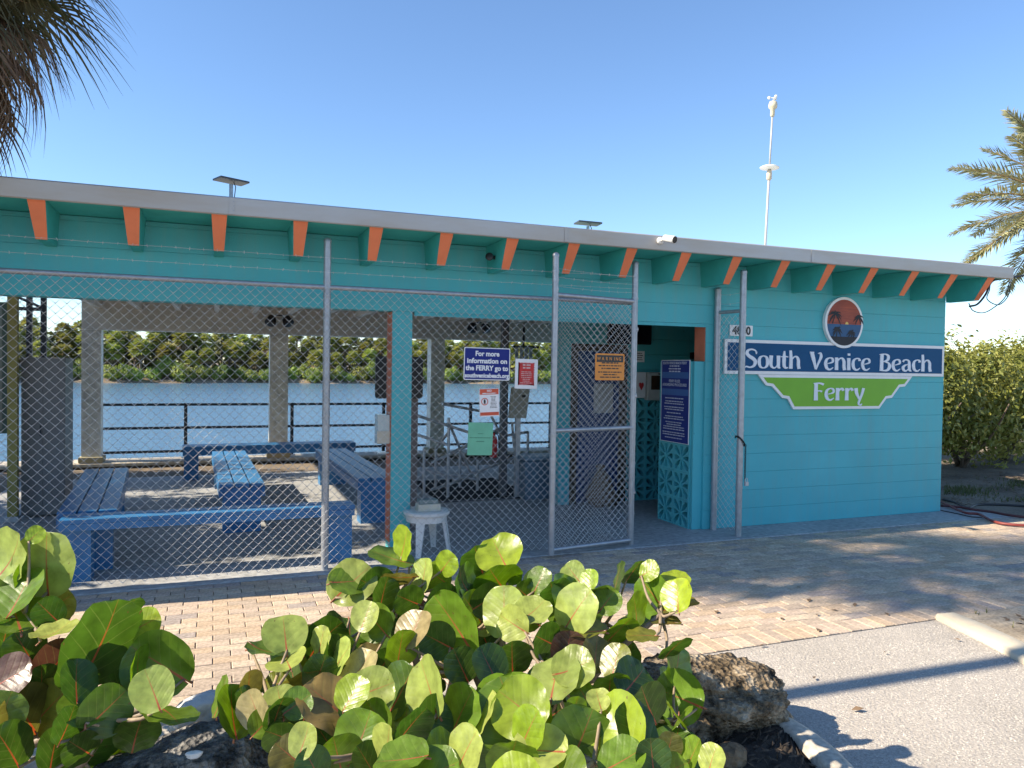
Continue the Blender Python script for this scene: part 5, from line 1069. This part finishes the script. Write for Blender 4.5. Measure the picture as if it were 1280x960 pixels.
def fan_palm(name, lab, base, h, seed, nleaf, scale=1.0, group=None, lean=(0, 0), aim=None):
    r = random.Random(seed); base = Vector(base); top = base+Vector((lean[0], lean[1], h)); t = thing(name, lab, 'palm tree', base, group)
    mb = MB(); path = curve([base, base+Vector((0, 0, h*.62)), top], 14); mb.tube(path, [.19-.05*min(1, i/6)+.008*(i % 2) for i in range(len(path))], 14); mb.build('trunk', mat('palm_trunk', (.20, .16, .125), .9, .3, 9, .8, 30, stretch=(1, 1, 4)), t)
    for i in range(nleaf):
        f = i/nleaf; el = rad(78-f*150+r.uniform(-10, 10)); az = i*2.39996+r.uniform(-.2, .2); k = 'green' if f < .5 else ('olive' if f < .72 else 'dead')
        o = top+Vector((0, 0, .12-.45*f)); d = Vector((math.cos(az)*math.cos(el), math.sin(az)*math.cos(el), math.sin(el)))
        x_ = d.cross(Vector((0, 0, 1))).normalized(); z_ = x_.cross(d); s = scale*r.uniform(.85, 1.15); roll = r.uniform(-.5, .5)
        M = Matrix(((x_.x, d.x, z_.x, o.x), (x_.y, d.y, z_.y, o.y), (x_.z, d.z, z_.z, o.z), (0, 0, 0, 1))) @ Matrix.Rotation(roll, 4, 'Y') @ Matrix.Diagonal((s, s, s, 1))
        place('frond', r.choice(FANS[k]), t, M)
    return t
pt = Wp(-120, -78, -.72); fan_palm('cabbage_palm', 'shaggy fan palm with drooping dead fronds hanging over the roof edge', (pt.x, pt.y, -.07), pt.z+.07, 4, 104, .82, 'fan palms by the paving')
fan_palm('cabbage_palm', 'tall fan palm standing beyond the shaggy one', (-4.9, -.42, -.07), 7.9, 9, 26, 1.15, 'fan palms by the paving', (0, -.6))
fan_palm('cabbage_palm', 'tallest fan palm in the row left of the building', (-6.4, -.48, -.07), 10.2, 12, 28, 1.3, 'fan palms by the paving', (.3, -1.4))
# lamp post whose shadow lies across the lot
bp0 = Vector((-3.4, -3.68+.04*7.1, -.03))
t = thing('utility_pole', 'plain grey utility pole standing in the kerbed island', 'pole', bp0)
mb = MB(); mb.tube([bp0, bp0+Vector((0, 0, 8.5))], [.075, .068], 14); autosmooth(mb.build('shaft', mat('weathered_pole', (.22, .20, .18), .8, .2, 5), t)); mb = MB(); mb.lathe(bp0+Vector((0, 0, 8.5)), [(.06, 0), (.06, .02), (.03, .05)], 14); mb.build('cap', GALV, t)

# --- date palm at the right
def pinnate(seed, L=2.75, n=130):
    r = random.Random(seed); mb = MB(); path = [Vector((0, L*f, .36*L*(f*.62-f*f*.85))) for f in np.linspace(0, 1, 14)]
    mb.tube(path, [.035*(1-.85*i/13) for i in range(14)], 5, 1)
    for k in range(n):
        f = .10+.89*k/n; i = f*13; i0 = min(int(i), 12); p = path[i0].lerp(path[i0+1], i-i0); t = (path[i0+1]-path[i0]).normalized()
        ll = (.50*math.sin(math.pi*min(1, f*.82+.16))+.12)*r.uniform(.85, 1.1)
        for s in (-1, 1):
            d = (Vector((s, 0, 0))*.78+t*.75+Vector((0, 0, r.uniform(-.35, .6)))).normalized(); q = d.cross(Vector((0, 0, 1))).normalized()*.019; e = p+d*ll+Vector((0, 0, -.10*ll)); m_ = p+d*ll*.45
            mb.add([p, m_+q, e, m_-q], [(0, 1, 2, 3)])
    return mb
DPM = foliage_mat('date_frond', (.28, .275, .12), (.52, .49, .27), .5, .25, 2.5)
PIN = [pinnate(s).mesh('frond', [DPM, PSTK]) for s in (1, 2, 3)]
dp = Vector((18.9, 5.0, -.07)); r = random.Random(5); t = thing('date_palm', 'date palm with long feathery yellow green fronds beyond the building', 'palm tree', dp); top = dp+Vector((0, 0, 5.75))
mb = MB(); mb.tube([dp+Vector((0, 0, z)) for z in np.linspace(0, 5.6, 30)], [.24+.025*(i % 2) for i in range(30)], 12); mb.build('trunk', MATS['palm_trunk'], t)
for i in range(46):
    f = i/46; el = rad(80-f*112); az = i*2.39996; d = Vector((math.cos(az)*math.cos(el), math.sin(az)*math.cos(el), math.sin(el))); x_ = d.cross(Vector((0, 0, 1))).normalized(); z_ = x_.cross(d); s = r.uniform(.9, 1.15)
    M = Matrix(((x_.x, d.x, z_.x, top.x), (x_.y, d.y, z_.y, top.y), (x_.z, d.z, z_.z, top.z), (0, 0, 0, 1))) @ Matrix.Diagonal((s, s, s, 1)); place('frond', r.choice(PIN), t, M)

# --- far bank: palms and mangroves
FPG = foliage_mat('far_palm_leaf', (.24, .27, .045), (.50, .45, .12), .5, .35, .9, True)
FPD = foliage_mat('far_palm_skirt', (.16, .11, .06), (.27, .19, .10), .7, .2, 1)
FTR = mat('far_trunk', (.19, .155, .125), .9, .2, 2)
def far_crown(seed):
    r = random.Random(seed); mb = MB()
    for i in range(46):
        f = i/46; el = rad(85-f*150); az = i*2.4+r.uniform(-.2, .2); d = Vector((math.cos(az)*math.cos(el), math.sin(az)*math.cos(el), math.sin(el))); x_ = d.cross(Vector((.01, 0, 1))).normalized(); z_ = x_.cross(d); o = d*.55; L = r.uniform(.65, .95)
        for k in range(9):
            a = -1.5+3.0*k/8; e = o+(d*math.cos(a)+x_*math.sin(a))*L*r.uniform(.8, 1.1)-Vector((0, 0, .22*L)); q = (x_*math.cos(a)-d*math.sin(a))*.13; m_ = o.lerp(e, .6)+Vector((0, 0, .07))
            mb.add([o, m_-q, e, m_+q], [(0, 1, 2, 3)], 1 if f > .84 else 0)
    return mb.mesh('crown', [FPG, FPD])
FC = [far_crown(s) for s in (1, 2, 3)]
mbt = MB(); mbt.tube([(0, 0, 0), (.01, 0, .5), (0, 0, 1)], [.16, .14, .13], 7); FT = mbt.mesh('trunk', FTR, True)
MGM = foliage_mat('mangrove_leaf', (.19, .25, .035), (.42, .44, .10), .5, .35, .8, True)
MG = []
for s in (1, 2, 3):
    r = random.Random(s); mb = MB(); leaf_cloud(mb, (0, 0, .85), (1.5, 1.2, .95), 1500, .13, r, 9, -.85); MG.append(mb.mesh('foliage', MGM))
r = random.Random(77)
mbt = MB(); stems(mbt, (0, 0, 0), (0, 0, 1.0), r, 14, .05, .6); MST = mbt.mesh('stem', mat('mangrove_stem', (.15, .10, .065), .9, .2, 3), True)
labs_p = ('tall cabbage palm standing in the far river bank wood', 'mid height cabbage palm on the far river bank', 'short cabbage palm low on the far river bank')
for i in range(150):
    x = -48+i*.95+r.uniform(-.6, .6); row = i % 3; h = (r.uniform(5.4, 6.6), r.uniform(4.2, 5.4), r.uniform(2.4, 3.6))[row]; y = bank(x)+(9, 6, 3.6)[row]+r.uniform(-1, 1.2)
    z = WZ+.9; t = thing('cabbage_palm', labs_p[row], 'palm tree', (x, y, z), ('tall', 'mid height', 'short')[row]+' palms on the far bank')
    place('trunk', FT, t, Matrix.Translation((x, y, z-.1)) @ Matrix.Diagonal((1, 1, h, 1))); s = r.uniform(1.0, 1.4)
    place('crown', FC[i % 3], t, Matrix.Translation((x, y, z-.1+h)) @ Matrix.Rotation(r.uniform(0, 6), 4, 'Z') @ Matrix.Diagonal((s, s, s, 1)))
for i in range(90):
    x = -48+i*1.55+r.uniform(-.6, .6); y = bank(x)+r.uniform(.6, 2.6); z = WZ+.35; sc_ = r.uniform(.9, 1.45)
    t = thing('mangrove_bush', 'rounded green mangrove bush at the water edge of the far bank', 'bush', (x, y, z), 'mangroves along the far bank')
    M = Matrix.Translation((x, y, z-.25)) @ Matrix.Rotation(r.uniform(0, 6), 4, 'Z') @ Matrix.Diagonal((sc_, sc_, sc_*r.uniform(1.1, 1.6), 1)); place('foliage', MG[i % 3], t, M); place('stem', MST, t, M)
mb = MB()
for i in range(34000):
    x = r.uniform(-70, 130); y = bank(x)+r.uniform(6, 24); P = Vector((x, y, WZ+.6+r.random()**.8*(5.4+.9*math.sin(x*.9)+.6*math.sin(x*2.3)))); s = r.uniform(.32, .62)
    nn = Vector((r.gauss(0, 1), r.gauss(0, 1), r.gauss(.4, 1))).normalized(); q = nn.cross(Vector((r.gauss(0, 1), r.gauss(0, 1), 1))).normalized(); w2 = nn.cross(q)
    mb.add([P-q*s, P+w2*s*.55, P+q*s, P-w2*s*.55], [(0, 1, 2, 3)])
mb.build('far_woods', foliage_mat('far_woods_leaf', (.045, .06, .018), (.13, .14, .04), .6, .25, .4), kind='stuff')

# --- grass, litter
GRM = foliage_mat('grass_blade', (.07, .10, .02), (.17, .17, .05), .6, .3, 5)
mb = MB()
def tufts(n, f, hmin, hmax):
    for _ in range(n):
        p = f()
        if p is None: continue
        for k in range(4):
            a = r.uniform(0, 6.28); h = r.uniform(hmin, hmax); q = Vector((math.cos(a), math.sin(a), 0)); e = p+q*h*r.uniform(.2, .8)+Vector((0, 0, h)); s = Vector((-q.y, q.x, 0))*.003; m_ = p.lerp(e, .5)+Vector((0, 0, h*.12)); mb.add([p-s, p+s, m_+s*.7, m_-s*.7, e], [(0, 1, 2, 3), (3, 2, 4)])
def gr1():
    p = G(r.uniform(1180, 1330), r.uniform(598, 628), -.075); return p if math.sin(p.x*3.1)+math.sin(p.y*4.7+1)+r.gauss(0, .5) > .5 else None
def gr2():
    p = Vector((r.uniform(5.1, 8), r.uniform(-4.5, -3.03), -.006)); return p if math.sin(p.x*5.1)+math.sin(p.y*6.7+1)+r.gauss(0, .5) > .6 else None
tufts(2600, gr1, .02, .07); tufts(1600, gr2, .015, .05); mb.build('grass', GRM, kind='stuff')
mb = MB()
for _ in range(900):
    p = G(r.uniform(1178, 1360), r.uniform(590, 632), -.066) if r.random() < .75 else (Vector((r.uniform(5.2, 8), r.uniform(-4.5, -3.1), -.002)) if r.random() < .8 else Vector((r.uniform(-1.5, 4.6), -3.0+r.gauss(0, .5), .002))); s = r.uniform(.015, .04); a = r.uniform(0, 6.28); q = Vector((math.cos(a), math.sin(a), r.uniform(-.2, .2))); w2 = Vector((-q.y, q.x, r.uniform(-.3, .3)))*.5
    mb.add([p-q*s, p+w2*s+Vector((0, 0, .006)), p+q*s, p-w2*s+Vector((0, 0, .004))], [(0, 1, 2, 3)])
mb.build('leaf_litter', mat('dry_leaf', (.20, .13, .075), .8, .5, 14), kind='stuff')
